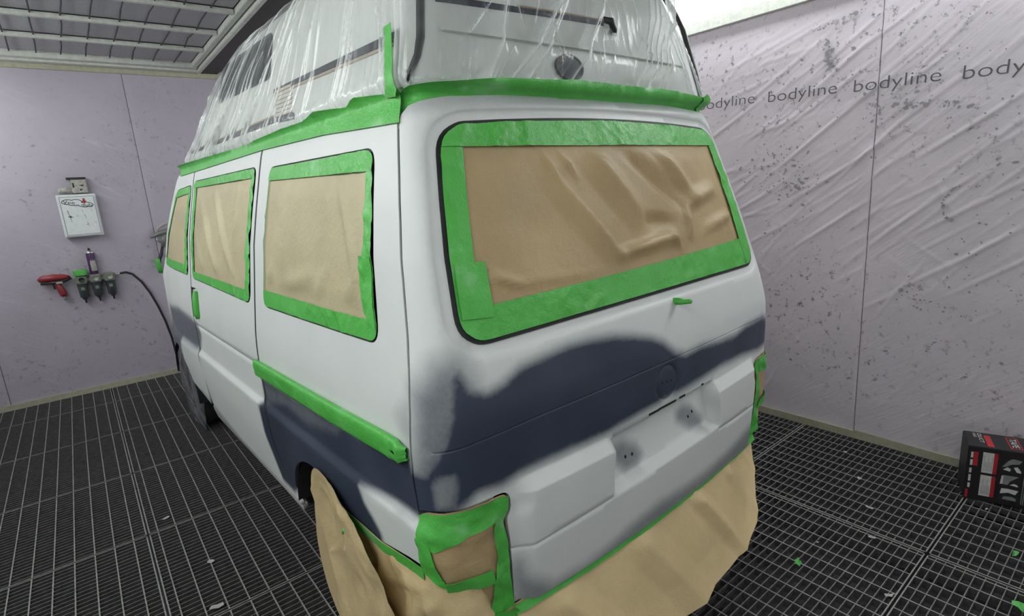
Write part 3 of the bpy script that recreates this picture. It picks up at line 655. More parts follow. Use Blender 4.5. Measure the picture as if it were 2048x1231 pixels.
masked(sw_,S([(-2.36,1.79),(-2.50,1.30),(-1.42,1.295),(-1.245,1.782)]),41,van,MK2,FS,.022)
# front door and nose
dg2=yline(2.80,1.90,.70,14)+S([(-2.62,.64),(-2.66,.50),(-2.70,.40)])
WC2=3.70
arch2=[(ws(WC2+RA*math.cos(t),WZ+RA*math.sin(t)),WZ+RA*math.sin(t)) for t in np.linspace(math.radians(165),math.radians(70),14)]
fd=dg2+arch2[1:]+[(ws(3.95,.70),.70),(ws(3.98,1.0),1.0),(ws(3.95,1.2),1.2),(ws(3.60,1.6),1.6),(ws(3.36,1.86),1.86),(ws(3.30,1.90),1.90)]
fdo=panel('front_door',offs(fd,-GAP),MP,van,.03,[fwn],near(S([(-3.7,.80),(-2.72,.79)]),.003),0,None,.016,grey)
ring('window_gasket',offs(fwn,.003),offs(fwn,-.007),MRUB,van,-.004)
masked(fwn,S([(-2.98,1.75),(-3.50,1.335),(-2.75,1.325),(-2.585,1.765)]),51,van,MK2,(),.03)
# sill rail below the doors
panel('sill',offs(S([(-1.105,.345),(-1.13,.30),(-2.70,.30),(-2.70,.392),(-2.66,.36),(-1.14,.346)])[::-1],-.001),MP,van,.03,(),(),-.006,None,.02,grey)
# sliding rail wrapped in tape
def railf(p,q):
    y=1.475-1.30*p; yy=y; zc=.962+.028*p; hh=(.037-.003*p); t=2*math.pi*q
    cr=sstep(.90,1,p); 
    ox=.016+.014*np.sign(np.cos(t))*np.abs(np.cos(t))**.6; zz=zc+hh*np.sign(np.sin(t))*np.abs(np.sin(t))**.7*(1-.45*sstep(.97,1,p))
    wri=.0035*(ridged(y*3,q*5,3)-.5)+cr*.016*(ridged(y*22,q*7,6)-.5)
    W=fw_(zz)-taper(y); return np.stack([-(W-.004+ox*(1-.6*sstep(.985,1,p))+wri),y,zz],-1)
rl=grid_panel('door_rail_wrap',150,24,railf,MT,van); rl['label']='green tape wrapped round the sliding door rail'
def seal(name,poly,w,off):
    nn=near(poly,w); panel(name,nn[0]+nn[2][::-1],MRUB,van,.03,(),(),off,None,.0)
seal('door_seal',yline(1.4682,1.89,.83,16)+S([(-1.340,.80),(-1.287,.774),(-1.283,.629),(-1.237,.518),(-1.17,.45)]),.0105,-.0015)
seal('door_seal',yline(2.7935,1.89,.72,14),.0095,-.0015)
seal('tailgate_seal',seam[1:],.003,-.004)
# right side (plain mirror), for completeness of the solid body
def mirO(p): return [(2*SMID-a,b) for a,b in p]
panel('rear_quarter_panel',offs(mirO(quart),-GAP),MP,van,.05,[mirO(qw)],[],0,None,.016,greyR)
rs=[(2*SMID-a,b) for a,b in dgap+yline(4.0,.35,1.0,5)+[(ws(3.36,1.86),1.86),(ws(3.30,1.90),1.90)]]
panel('side_panel',offs(rs,-GAP),MP,van,.06,[],[],0,None,.016,greyR)
panel('masking_paper',offs(mirO(qw),-.004),MK,van,.06,(),(),-.004,None,.001)
# nose
m=MB(); secs=[(3.30,.74,1.90,.30),(3.45,.78,1.84,.70),(3.95,.90,1.22,.70),(4.10,.88,1.06,.70),(4.36,.83,.92,.30),(4.46,.74,.72,.30)]
Vn=[]; 
for y,w,zt,zb in secs:
    for a in np.linspace(-1,1,9): Vn.append((w*a*(1 if abs(a)<1 else .985),y-.03*a*a,zt-.03*abs(a)**3))
    Vn.append((w,y,zb)); Vn.append((-w,y,zb))
Fn=[]
for i in range(len(secs)-1):
    for j in range(11): Fn.append((i*11+j,i*11+(j+1)%11,(i+1)*11+(j+1)%11,(i+1)*11+j))
Fn.append(tuple(55+j for j in range(11)))
mesh('front_body',Vn,Fn,MP,van,True,{'grey':[0]*len(Vn)})
# inner dark shell closes the panel gaps
uu=np.concatenate([np.linspace(-3.2,0,20),np.linspace(.1,1,6),np.linspace(1.1,2.9,14),np.linspace(3,4,6),np.linspace(4.1,7.2,20)]); zz=np.linspace(.70,1.93,22)
Ug,Zg=np.meshgrid(uu,zz); B=surf(Ug,Zg); e=1e-3; Nn=np.cross(surf(Ug+e,Zg)-surf(Ug-e,Zg),surf(Ug,Zg+e)-surf(Ug,Zg-e)); Nn/=np.linalg.norm(Nn,axis=-1,keepdims=True)
B=(B-Nn*.055).reshape(-1,3); n=len(uu); Fi=[(j*n+i,j*n+i+1,(j+1)*n+i+1,(j+1)*n+i) for j in range(len(zz)-1) for i in range(n-1)]
Fi.append(tuple(range(n))[::-1]); Fi.append(tuple((len(zz)-1)*n+i for i in range(n)))
mesh('inner_shell',B,Fi,MDARK,van)
MB().box((-.62,.12,.30),(.62,4.3,.70)).box((-.84,1.34,.30),(.84,3.28,.69)).box((-.80,.05,.42),(.80,.5,.68)).build('underbody',MDARK,van)
for sx in(-1,1):
    for yc in(WC,WC2):
        a=MB(); pr=[(RA+.004,t) for t in np.linspace(math.radians(9),math.radians(185),18)]
        v=[]; 
        for x in(.60,.905):
            for r_,t in pr: v.append((sx*x,yc+r_*math.cos(t),WZ+r_*math.sin(t)))
        k=len(pr); a.add(v,[(i,i+1,k+i+1,k+i) for i in range(k-1)]+[tuple(range(k))]).build('arch_liner',MDARK,van)
        w=MB().lathe([(.19,.02),(.21,.0),(.29,.0),(.315,.03),(.318,.10),(.315,.17),(.29,.20),(.20,.20),(.19,.18)],(0,0,0),'X',32).build('wheel',MTYRE,van,True)
        w.location=(sx*.865-(.2 if sx>0 else 0),yc,.318)
        MB().lathe([(.03,.03),(.14,.035),(.19,.01),(.20,.02),(.20,.18),(.17,.17),(.02,.15)],(0,0,0),'X',24).build('wheel_rim',MRIM,w,True)
# tail lamps under tape and paper
def lampmask(mr_):
    f=(lambda p:[(2*SMID-a,b) for a,b in p]) if mr_ else (lambda p:p)
    out=rnd(S([(.035,.660),(-.016,.812),(.10,.832),(.30,.842),(.48,.847),(1.083,.853),(1.095,.70),(1.083,.49),(.98,.49),(.90,.60),(.76,.625),(.40,.63)]),[0,.01,0,0,0,.020,0,0,0,0,0,0],5)
    rt=lambda s,z:.016*(ridged(s*9+z*7,z*11-s*5,71,3)-.5)
    base=panel('tail_lamp_paper',f(out),MK,van,.014,(),(),-.001,rt,.004)
    base['label']='tail lamp masked with brown paper and green tape'
    tp=wr_tape(77,.007)
    for i,q in enumerate([S([(-.016,.812),(.10,.832),(.30,.842),(.48,.847),(1.05,.852),(1.085,.845),(1.085,.80),(1.075,.785),(.80,.775),(.56,.757),(.30,.735),(.02,.74)]),S([(1.04,.836),(1.075,.836),(1.092,.70),(1.086,.49),(.93,.49),(1.02,.60),(1.045,.66)]),S([(-.005,.76),(.22,.75),(.30,.70),(.40,.66),(.5,.625),(.035,.655)]),S([(.45,.648),(.45,.615),(.76,.615),(1.02,.60),(1.02,.645),(.77,.655)])]):
        panel('masking_tape',f(q),MT,base,.010,(),(),.004+.0012*i,lambda s,z:rt(s,z)+tp(s,z),.001)
lampmask(False); lampmask(True)
for fm in (0,1):
    f_=(lambda p:[(2*SMID-a,b) for a,b in p]) if fm else (lambda p:p)
    o_=S([(-.01,.822),(.10,.838),(.30,.848),(.48,.851),(.76,.854),(.90,.855),(1.04,.853)]); panel('tailgate_lip',f_(o_+[(a,b-.010) for a,b in o_[::-1]]),MP,van,.02,(),(),-.010,None,.004,grey)
# ------------------------------------------------------------------ high roof
HZ=[1.88,1.94,1.97,2.08,2.25,2.38,2.45,2.49,2.515]; HW=[.725,.73,.74,.705,.665,.625,.585,.52,.40]; HR=[.255,.258,.26,.275,.31,.36,.42,.50,.62]; HF=[3.75,3.75,3.72,3.52,3.28,3.05,2.86,2.66,2.40]
hw=lambda z:np.interp(z,HZ,HW); hr=lambda z:np.interp(z,HZ,HR); hf=lambda z:np.interp(z,HZ,HF)
HSIDE=lambda s,z:np.stack([-hw(z)+0*s,-s,z+0*s],-1)                 # s = -y
HREAR=lambda s,z:np.stack([s+0*z,hr(z)+.05*s*s,z+0*s],-1)           # s = x
CR=.10
def hcont(v,z):
    # v in [-1,1]: left front nose .. left side .. rear .. right side .. right nose
    a=np.abs(v); W=hw(z); F=hf(z); r0=hr(z)+.05*(W-CR)**2; yk=np.maximum(F-.9,r0+.4)
    x1=(W-CR)*np.clip(a/.2,0,1); y1=hr(z)+.05*x1*x1
    t=np.clip((a-.2)/.06,0,1); xb=(1-t)**2*(W-CR)+2*t*(1-t)*W+t*t*W; yb=(1-t)**2*r0+2*t*(1-t)*(r0+.0)+t*t*(r0+CR)
    t2=np.clip((a-.26)/.50,0,1); y2=r0+CR+(yk-r0-CR)*t2
    t3=np.clip((a-.76)/.24,0,1)*math.pi/2; x3=W*np.cos(t3)**.8; y3=yk+(F-yk)*np.sin(t3)
    X=np.where(a<.2,x1,np.where(a<.26,xb,np.where(a<.76,W,x3))); Y=np.where(a<.2,y1,np.where(a<.26,yb,np.where(a<.76,y2,y3)))
    return np.stack([X*np.sign(v+1e-9),Y,z+0*X],-1)
vv=np.concatenate([np.linspace(-1,-.76,14),np.linspace(-.74,-.28,20),np.linspace(-.26,-.2,6),np.linspace(-.18,.18,14),np.linspace(.2,.26,6),np.linspace(.28,.74,20),np.linspace(.76,1,14)])
zh=np.array([1.88,1.92,1.95,2.0,2.04,2.08,2.12,2.2,2.25,2.31,2.38,2.42,2.45,2.48,2.50,2.515])
Vg,Zg=np.meshgrid(vv,zh); B=hcont(Vg,Zg).reshape(-1,3); n=len(vv)
Fh=[(j*n+i,j*n+i+1,(j+1)*n+i+1,(j+1)*n+i) for j in range(len(zh)-1) for i in range(n-1)]
Vh=list(map(tuple,B)); Fh.append(tuple((len(zh)-1)*n+i for i in range(n)))
hroof=mesh('high_roof',Vh,Fh,MSHELL,van,True)
hroof['label']='white high roof shell under clear film'
hs=lambda pts:[(-y,z) for y,z in pts]
deco('side_window',rnd(hs([(2.36,2.215),(2.33,2.415),(1.50,2.385),(1.455,2.182)]),.05,5),MGLASS,hroof,.004,HSIDE)
deco('navy_stripe',hs([(1.40,2.128),(1.40,2.112),(.36,2.078),(.36,2.104)]),MNAVY,hroof,.003,HSIDE); deco('beige_stripe',hs([(1.40,2.108),(1.40,2.100),(.36,2.066),(.36,2.075)]),MBEIGE,hroof,.003,HSIDE)
deco('navy_stripe',hs([(3.1,2.018),(3.1,2.006),(1.36,1.990),(1.36,2.012)]),MNAVY,hroof,.003,HSIDE); deco('beige_stripe',hs([(3.1,2.026),(3.1,2.02),(1.36,2.015),(1.36,2.022)]),MBEIGE,hroof,.003,HSIDE)
deco('navy_stripe',rnd(hs([(1.31,2.005),(1.31,1.985),(1.12,1.975),(1.12,1.998)]),.006,3),MNAVY,hroof,.003,HSIDE)
for k in range(7): deco('vent_louvre',hs([(1.38-.008*k,2.118-.017*k),(1.38-.008*k,2.108-.017*k),(1.19-.008*k,2.103-.017*k),(1.19-.008*k,2.113-.017*k)]),MLOUV,hroof,.004,HSIDE,skirt=.008)
deco('navy_stripe',[(-.60,2.178),(.10,2.197),(.10,2.213),(-.60,2.196)],MNAVY,hroof,.003,HREAR); deco('beige_stripe',[(-.30,2.206),(.10,2.2155),(.10,2.220),(-.30,2.2105)],MBEIGE,hroof,.003,HREAR)
MB().tube([HREAR(np.array(.10),np.array(2.205))+np.array(q) for q in((-.01,-.005,.012),(.02,-.02,.006),(.035,-.02,-.02),(.06,-.005,-.03))],[.010,.013,.012,.008],10).build('roof_hook',MBLACK,hroof,True)
deco('round_vent',cpoly((-.124,2.034),.058,.037,24),MNAVY,hroof,.010,HREAR); ring('vent_rim',cpoly((-.124,2.034),.064,.042,24),cpoly((-.124,2.034),.057,.036,24),MBLACK,hroof,.012,HREAR)
deco('rear_ledge',rnd([(-.60,2.098),(.60,2.098),(.60,2.110),(-.60,2.110)],.004,3),MSHELL,hroof,.012,HREAR,skirt=.012)
for sx in(-1,1):
    MB().tube([(sx*(hw(z)-(.012 if sx>0 else .042*sstep(1.93,2.05,z))),hr(z)+.05*hw(z)**2-.004+(.012 if sx<0 else 0),z) for z in (1.96,2.03,2.08,2.15,2.25,2.33,2.40,2.45)],[.007,.010,.012,.012,.012,.012,.011,.009],10).build('corner_moulding',MBLACK,hroof,True)
# ------------------------------------------------------------------ clear film over the high roof
film=empty('plastic_sheet','clear wrinkled plastic film taped over the high roof of the van','plastic sheet',(0,0,0),YAW)
NV=np.concatenate([np.linspace(-1,-.76,110),np.linspace(-.759,-.261,520),np.linspace(-.26,-.2,40),np.linspace(-.199,.199,330),np.linspace(.2,.26,30),np.linspace(.265,1,60)])
ZF=np.concatenate([np.linspace(1.915,2.0,18),np.linspace(2.005,2.44,62),np.array([2.455,2.47,2.485,2.50,2.515])])
Vg,Zg=np.meshgrid(NV,ZF); zb=1.915+.050*(1-sstep(.21,.27,np.abs(Vg))); Zg=np.where(Zg<2.1,zb+(Zg-1.915)*(2.1-zb)/(2.1-1.915),Zg); B=hcont(Vg,Zg)
dv=np.gradient(B,axis=1); dz=np.gradient(B,axis=0); N=np.cross(dv,dz); N/=np.linalg.norm(N,axis=-1,keepdims=True)+1e-9
N=np.where(np.sum(N*(B-np.array([0,1.8,2.2])),-1,keepdims=True)<0,-N,N)
arc=np.concatenate([[0],np.cumsum(np.linalg.norm(np.diff(hcont(NV,np.full(NV.shape,2.1)),axis=0),axis=1))])[None,:]+0*Vg
h0=np.zeros(Vg.shape); cr=np.zeros(Vg.shape)
def ridge(cx_,slope,z0,z1,am,w):
    global h0,cr
    c=cx_+slope*(Zg-2.1); env=sstep(z0-.03,z0+.06,Zg)*(1-sstep(z1-.15,z1+.02,Zg)); g=np.exp(-((arc-c)/w)**2)*env
    h0=h0+am*g; cr=np.maximum(cr,np.exp(-((arc-c-.2*w)/(w*.45))**2)*env*min(1,am/.012))
a_of=lambda v:float(np.interp(v,NV,arc[0]))
aL0,aL1=a_of(-.76),a_of(-.26); aR0,aR1=a_of(-.2),a_of(.2)
for k in range(80): 
    c=RS.uniform(a_of(-.98),aL1); f=1.4 if c<aL0+(aL1-aL0)*.55 else .8
    z0=RS.choice([1.9,1.9,1.95,2.1,2.25]); ridge(c,RS.uniform(-.06,.16),z0,z0+RS.uniform(.15,.55),RS.uniform(.003,.013)*f,RS.uniform(.004,.011))
for c,sl in ((.18,.3),(.33,.9),(.37,.75),(.55,.85)):   # long diagonal folds across the rear
    ridge(aR0+c,sl,1.9,2.5,.030,.017)
for c in (.86,.89,.93,.96,1.0,1.03): ridge(aR0+c,RS.uniform(.55,.95),1.93,2.5,.026,.012)
for c in (1.13,1.16,1.22): ridge(aR0+c,RS.uniform(-.35,.05),1.93,2.3,.018,.010)
for k in range(46): 
    z0=RS.uniform(1.92,2.25); ridge(RS.uniform(aR0+.05,aR1-.05),RS.uniform(-.3,.9),z0,z0+RS.uniform(.08,.25),RS.uniform(.004,.012),RS.uniform(.004,.009))
for k in range(5): ridge(aL1+RS.uniform(-.01,.10),RS.uniform(-.25,.25),1.92,2.5,.014,.008)
low=1-sstep(1.93,2.02,Zg)
h0=h0+.006*ridged(arc*5,Zg*2.5,12)+.009*low*(ridged(arc*16,Zg*12,14)-.4)+.012
cr=np.clip(cr+.45*low*(ridged(arc*18,Zg*14,14)>.70),0,1)
h0=h0+.035*np.exp(-((Zg-2.06)/.05)**2)*sstep(aR0,aR0+.2,arc)*(1-sstep(aR1-.2,aR1,arc))*.6
P=B+N*h0[...,None]; nv=len(NV); nz=len(ZF)
Ff=[(j*nv+i,j*nv+i+1,(j+1)*nv+i+1,(j+1)*nv+i) for j in range(nz-1) for i in range(nv-1)]
top=[(nz-1)*nv+i for i in range(0,nv,1)]
PV=P.reshape(-1,3).tolist(); Ff.append(tuple(top)); fo=mesh('film',PV,Ff,MFILM,film,True,{'crease':cr.ravel()})
# tape bands holding the film
def tapeT(s_,z): P_=surf(s2u(s_),np.minimum(z,1.925)); P_[...,2]=z; return P_
def tpd(lo,seed,am):
    def f(s_,z):
        k=sstep(1.93,1.958,z); return lo*(1-k)+.030*k+am*(ridged(s_*7+z*5,z*13-s_*3,seed,3)-.45)*sstep(1.90,1.935,z)
    return f
tb=[(-3.22,1.885),(-2.7,1.885),(-1.45,1.889),(-.8,1.876),(-.31,1.852),(-.30,1.945),(-.35,1.938),(-.5,1.952),(-.6,1.940),(-.8,1.955),(-.95,1.942),(-1.17,1.945),(-1.5,1.940),(-1.8,1.935),(-2.3,1.942),(-3.06,1.952),(-3.2,1.952)]
panel('masking_tape',[(a+.355,b) for a,b in tb],MT,film,.016,(),(),.003,tpd(.003,91,.014),.001,None,tapeT)
rb=S([(.16,1.80),(.40,1.86),(1.0,1.885),(2,1.90),(3,1.885),(3.6,1.86),(3.8,1.82),(3.9,1.945),(3.5,1.957),(3.05,1.972),(2.8,1.979),(2.55,1.985),(2.3,1.982),(2,1.982),(1.75,1.984),(1.5,1.976),(1.25,1.972),(1.0,1.956),(.5,1.947),(.12,1.945)])
panel('masking_tape',rb,MT,film,.016,(),(),0,tpd(-.014,95,.012),.001,None,tapeT)
panel('masking_tape',S([(3.2,1.88),(3.9,1.86),(3.95,1.95),(3.5,1.985),(3.3,1.97),(3.1,1.985),(3.0,1.97)]),MT,film,.014,(),(),.004,tpd(-.012,101,.022),.001,None,tapeT)
panel('masking_tape',hs([(.40,2.112),(.362,2.118),(.30,1.95),(.315,1.925),(.37,1.93),(.355,1.96)]),MT,film,.014,(),(),.024,lambda s,z:.010*(ridged(s*11,z*9,97,2)-.4),.001,None,HSIDE)
# ------------------------------------------------------------------ paper skirt below the tailgate
sk=empty('masking_paper','brown paper skirt hanging from the tailgate bottom edge over the bumper','masking paper',(0,0,0),YAW)
us=np.concatenate([np.linspace(-.52,0,34),np.linspace(.02,1,52),np.linspace(1.02,2.93,140)])
zt=np.interp(us,[-.52,-.24,-.08,.03,.3,.77,.90,1.0,1.08,2.93],[.62,.622,.648,.660,.638,.632,.60,.53,.483,.487])
hem=np.interp(us,[-.52,1.0,1.6,2.6,2.8,2.93],[.05,.05,.13,.17,.19,.24])
bb=np.linspace(0,1,46)
Ug,Bg=np.meshgrid(us,bb); ZT,HM=np.meshgrid(zt,bb)[0],np.meshgrid(hem,bb)[0]; Zg=ZT-(ZT-HM)*Bg
Ug=np.where(Ug>1.05,Ug-.30*Bg*np.clip((Ug-1.05)/1.88,0,1)**1.5,Ug); Zs=np.maximum(Zg,.25); base=surf(Ug,Zs); e=1e-3; Nn=np.cross(surf(Ug+e,Zs)-surf(Ug-e,Zs),surf(Ug,Zs+e)-surf(Ug,Zs-e)); Nn/=np.linalg.norm(Nn,axis=-1,keepdims=True); Nn[...,2]=0
base[...,2]=Zg
sg=u2s(Ug)
rear=sstep(.9,1.15,Ug); corner=1-sstep(.9,1.2,Ug)
bul=.004+(.165*rear+.06*(1-rear))*Bg
wri=.010*rear*(ridged(sg*3.2-Zg*2.8,Zg*1.5+sg,61,2)-.5)+corner*.045*(ridged(sg*6+Zg*4,Zg*7-sg*4,63,2)-.55)
for a,b_,am,w in [((2.2,.49),(2.5,.15),.022,.05),((2.55,.50),(2.75,.12),.020,.04),((1.75,.48),(2.1,.06),.014,.09),((1.25,.47),(1.6,.10),.018,.08),((1.05,.46),(1.35,.06),.02,.05),((2.75,.5),(2.9,.2),.015,.03)]:
    A,B_=Spt(*a),Spt(*b_); dd,t=segd(sg,Zg,A,B_); wri=wri+1.7*am*np.maximum(0,1-dd/w)*sstep(0,.3,t+.15)
bul=bul+wri*sstep(0,.18,Bg)*(1-.75*sstep(2.45,2.8,Ug+.25*Bg))
P=base+Nn*bul[...,None]; n=len(us)
pap=mesh('paper',P.reshape(-1,3),[(j*n+i,(j+1)*n+i,(j+1)*n+i+1,j*n+i+1)[::-1] for j in range(len(bb)-1) for i in range(n-1)],MK3,sk,True)
e1=S([(1.083,.470),(1.5,.468),(2.2,.470),(2.93,.472),(2.965,.52),(2.93,.500),(2.2,.487),(1.5,.482),(1.09,.484)])
panel('masking_tape',S([(1.083,.462),(1.5,.458),(2.2,.462),(2.94,.468),(2.945,.497),(2.2,.486),(1.5,.481),(1.087,.484)]),MT,sk,.014,(),(),.010,lambda s,z:np.maximum(0,.487-z)*.62+.004*(ridged(s*12,z*20,111,2)-.4),.001)
panel('masking_tape',S([(-.50,.585),(-.24,.592),(-.08,.618),(.05,.628),(.04,.664),(-.08,.653),(-.24,.622),(-.42,.622),(-.5,.625)]),MT,sk,.014,(),(),.008,lambda s,z:.005*(ridged(s*12,z*20,113,2)-.4),.001)
panel('masking_tape',S([(1.0,.50),(1.085,.485),(1.10,.47),(1.04,.40),(.95,.42),(.93,.49)]),MT,sk,.014,(),(),.020,lambda s,z:.008*(ridged(s*10,z*20,117,2)-.4),.001)
# ------------------------------------------------------------------ paper over the rear wheel
wp=empty('masking_paper','brown paper sheet bulging over the left rear wheel','masking paper',(0,0,0),YAW)
th=np.linspace(0,2*math.pi,121); rho=np.linspace(0,1,36)
TH,RH=np.meshgrid(th,rho)
ey=WC+.0; 
Rout=np.interp(np.degrees(TH),[0,20,45,58,70,80,95,110,132,148,166,190,215,240,270,330,360],[.265,.265,.25,.245,.262,.305,.385,.435,.485,.62,.72,.70,.54,.39,.31,.275,.265])  # angle 0 = front, 90 = up, 180 = rear
Y=ey+Rout*RH*np.cos(TH); Z=WZ+Rout*RH*np.sin(TH)
rim=np.interp(np.degrees(TH),[0,40,60,75,90,110,135,150,200,230,270,360],[.872,.872,.885,.92,.938,.948,.962,.985,.995,.98,.92,.872])
cen=.903; X=-(cen+(rim-cen)*RH**(3-2.0*sstep(95,150,np.degrees(TH))*(1-sstep(230,280,np.degrees(TH)))))
wri=.030*sstep(.3,.9,RH)*sstep(-.3,.7,-np.cos(TH))*(ridged(Y*9+Z*4,Z*8-Y*4,131,2)-.5)+.012*(ridged(Y*2+Z*2.5,Z*1.5-Y*2,133,2)-.5)
wri=wri+.02*np.maximum(0,1-segd(Y,Z,(1.0,.60),(.85,.08))[0]/.12)+.018*np.maximum(0,1-segd(Y,Z,(.62,.60),(.55,.05))[0]/.05)
X=X-wri*(1-.6*sstep(.9,1,RH)); Z=np.maximum(Z,.006)
n=len(th); mesh('paper',np.stack([X,Y,Z],-1).reshape(-1,3),[(j*n+i,j*n+i+1,(j+1)*n+i+1,(j+1)*n+i) for j in range(len(rho)-1) for i in range(n-1)],MK3,wp,True)
MB().tube([(-.945,.63,.575),(-.955,.615,.565),(-.95,.60,.57)],[.006,.016,.006],7).build('masking_tape',MT,wp,True)
# ------------------------------------------------------------------ film over the front wheel
fwf=empty('plastic_sheet','dark crumpled plastic film wrapped round the left front wheel','plastic sheet',(0,0,0),YAW)
TH,RH=np.meshgrid(np.linspace(0,2*math.pi,97),np.linspace(0,1,30)); Rr=.35+.02*np.sin(TH*5)
Y=WC2+Rr*RH*np.cos(TH); Z=.33+Rr*RH*np.sin(TH)*1.05; X=-(.905-.05*RH**4)-.03*(ridged(Y*8,Z*3,141,2)-.5)*sstep(.1,.5,RH)-.01; Z=np.maximum(Z,.006)
cr=.5*sstep(.6,.9,ridged(Y*10,Z*4,143,2)); n=97
mesh('film',np.stack([X,Y,Z],-1).reshape(-1,3),[(j*n+i,j*n+i+1,(j+1)*n+i+1,(j+1)*n+i) for j in range(29) for i in range(n-1)],MFILM2,fwf,True,{'crease':cr.ravel()})
# ------------------------------------------------------------------ things on the front wall
yq=YF-.008
cb=empty('wall_cabinet','white wall cabinet with a scratched door and a cartoon lettering sticker','cabinet',(-1.417,YF-.01,1.683))
MB().box((-.145,-.085,-.19),(.145,-.003,.19),.004).build('body',MWHITE,cb)
MB().box((-.136,-.096,-.181),(.136,-.086,.181),.003).build('door',MWHITE,cb)
bd=MB()
for a,b_ in (((-.126,-.171),(.126,-.168)),((-.126,.168),(.126,.171)),((-.126,-.171),(-.123,.171)),((.123,-.171),(.126,.171))): bd.box((a[0],-.0972,a[1]),(b_[0],-.096,b_[1]))
bd.build('door_line',MINK,cb)
def ell(mats,c,rx_,rz_,y,name,parent,n=20): return mesh(name,[(c[0]+rx_*math.cos(2*math.pi*k/n),y,c[1]+rz_*math.sin(2*math.pi*k/n)) for k in range(n)],[tuple(range(n))],mats,parent)
for k,(cx_,cz,a,b_) in enumerate([(-.07,.125,.045,.024),(-.01,.118,.045,.030),(.055,.095,.055,.024),(-.035,.113,.04,.022),(.09,.09,.022,.02)]):
    ell(MBLACK,(cx_,cz),a,b_,-.0972,'sticker',cb); ell(MWHITE,(cx_,cz),a-.006,b_-.006,-.0980-.00005*k,'sticker',cb)
RF_=np.array(((1,0,0),(0,0,-1),(0,1,0)))
def rf(t): c,s=math.cos(t),math.sin(t); return RF_@np.array([[c,-s,0],[s,c,0],[0,0,1]])
text('Vee',MBLACK,cb,width=.085,height=.030,loc=(-.106,-.0990,.112),rot=rf(-.12),name='sticker_lettering'); text('dub',MBLACK,cb,width=.075,height=.030,loc=(.022,-.0990,.082),rot=rf(-.12),name='sticker_lettering')
MB().box((.036,-.0992,.118),(.064,-.0985,.132)).box((.043,-.0993,.108),(.057,-.0986,.152)).build('sticker_cross',MREDP,cb)
for (a,b_,w) in (((-.085,.05),(-.07,-.06),.007),((-.09,-.005),(-.05,-.012),.010),((-.03,-.005),(-.01,.0),.004),((.02,.05),(.025,.02),.004),((.03,.01),(.04,-.03),.005),((.03,-.085),(.05,-.08),.006),((.085,.05),(.09,.03),.003),((.10,-.06),(.104,-.08),.004),((.04,-.06),(.05,-.11),.004)):
    n=math.hypot(b_[0]-a[0],b_[1]-a[1]); px,pz=-(b_[1]-a[1])/n*w/2,(b_[0]-a[0])/n*w/2
    mesh('scratch',[(a[0]+px,-.0973,a[1]+pz),(b_[0]+px*.4,-.0973,b_[1]+pz*.4),(b_[0]-px*.4,-.0973,b_[1]-pz*.4),(a[0]-px,-.0973,a[1]-pz)],[(0,1,2,3)],MGREYI,cb)
mesh('scratch',[(-.077,-.0974,.005),(-.062,-.0974,-.002),(-.066,-.0974,-.02),(-.08,-.0974,-.012)],[(0,1,2,3)],MINK,cb)
sb=empty('switch_box','dirty grey switch box on the wall above the white cabinet','switch',(-1.375,YF-.01,1.885))
MB().box((-.062,-.06,0),(.058,-.003,.125),.006).build('body',MDIRTY,sb); MB().box((-.085,-.066,.122),(.06,-.003,.140),.003).build('lid',MBLACK,sb)
for a_,b_ in (((-.048,-.063,.05),(-.036,-.058,.09)),((.0,-.063,.02),(.014,-.058,.036)),((.01,-.063,.06),(.03,-.058,.072))): MB().box(a_,b_).build('slot',MBLACK,sb)
MB().tube([(-.06,-.03,.01),(-.10,-.035,.035),(-.14,-.03,.03),(-.165,-.02,.005)],[.02,.024,.022,.012],9).build('cable_gland',MDIRTY,sb,True)
# red air gun
g=empty('air_gun','red spray gun hooked on the wall left of the regulators','spray gun',(-1.69,YF-.05,1.13))
MB().tube([(-.135,0,.0),(-.11,-.004,.012),(-.02,-.006,.014),(.05,-.004,.01),(.09,0,.002)],[.018,.029,.032,.026,.014],12).build('body',MRED,g,True)
MB().tube([(-.125,-.02,-.028),(.0,-.02,-.03),(.05,-.015,-.02),(.095,0,-.005)],[.012,.014,.015,.010],10).build('barrel',MBLACK,g,True)
MB().box((-.02,-.034,-.045),(.03,-.01,-.022),.003).build('label_plate',MDIRTY,g)
MB().tube([(-.01,0,-.03),(-.0,0,-.08),(.015,0,-.14),(.012,0,-.165)],[.020,.026,.030,.022],12).build('handle',MRED,g,True)
MB().tube([(.012,0,-.16),(.018,0,-.205)],[.007,.005],8).build('air_nipple',MMET,g,True)
MB().tube([(-.04,-.01,-.04),(-.035,-.012,-.09)],.006,7).build('trigger',MBLACK,g,True)
MB().tube([(-.03,.046,.03),(-.03,.0,.045)],.005,7).build('wall_hook',MBLACK,g,True)
# regulators
rg=empty('filter_regulator','row of three grey green air filter regulators with dark bowls','regulator',(-1.42,YF-.06,1.06))
for k in range(3):
    x=-.105+.108*k; 
    MB().box((x-.043,-.045,.0),(x+.043,.045,.075),.008).build('valve_body',MGREYP,rg)
    MB().lathe([(.001,-.155),(.018,-.15),(.022,-.135),(.034,-.128),(.038,-.05),(.040,-.005),(.043,0)],(x+.006*0,0,0),'Z',18).build('bowl',MBOWL,rg,True)
    MB().lathe([(.001,-.185),(.006,-.185),(.008,-.15)],(x,0,0),'Z',10).build('drain_valve',MBLACK,rg,True)
    MB().lathe([(.022,-.052),(.022,-.047),(.001,-.046)][::-1],(x+.004,0,.038),'Y',16).build('gauge',MDIRTY if k else MBLACK,rg,True)
    MB().lathe([(.0135,-.042),(.0135,-.038)],(x-.004,0,-.05),'Y',12).box((x-.016,-.043,-.062),(x+.012,-.036,-.032),.003).build('bowl_window',MGREYP,rg)
MB().box((-.16,-.02,.02),(.16,.052,.05)).build('bracket',MGREYP,rg)
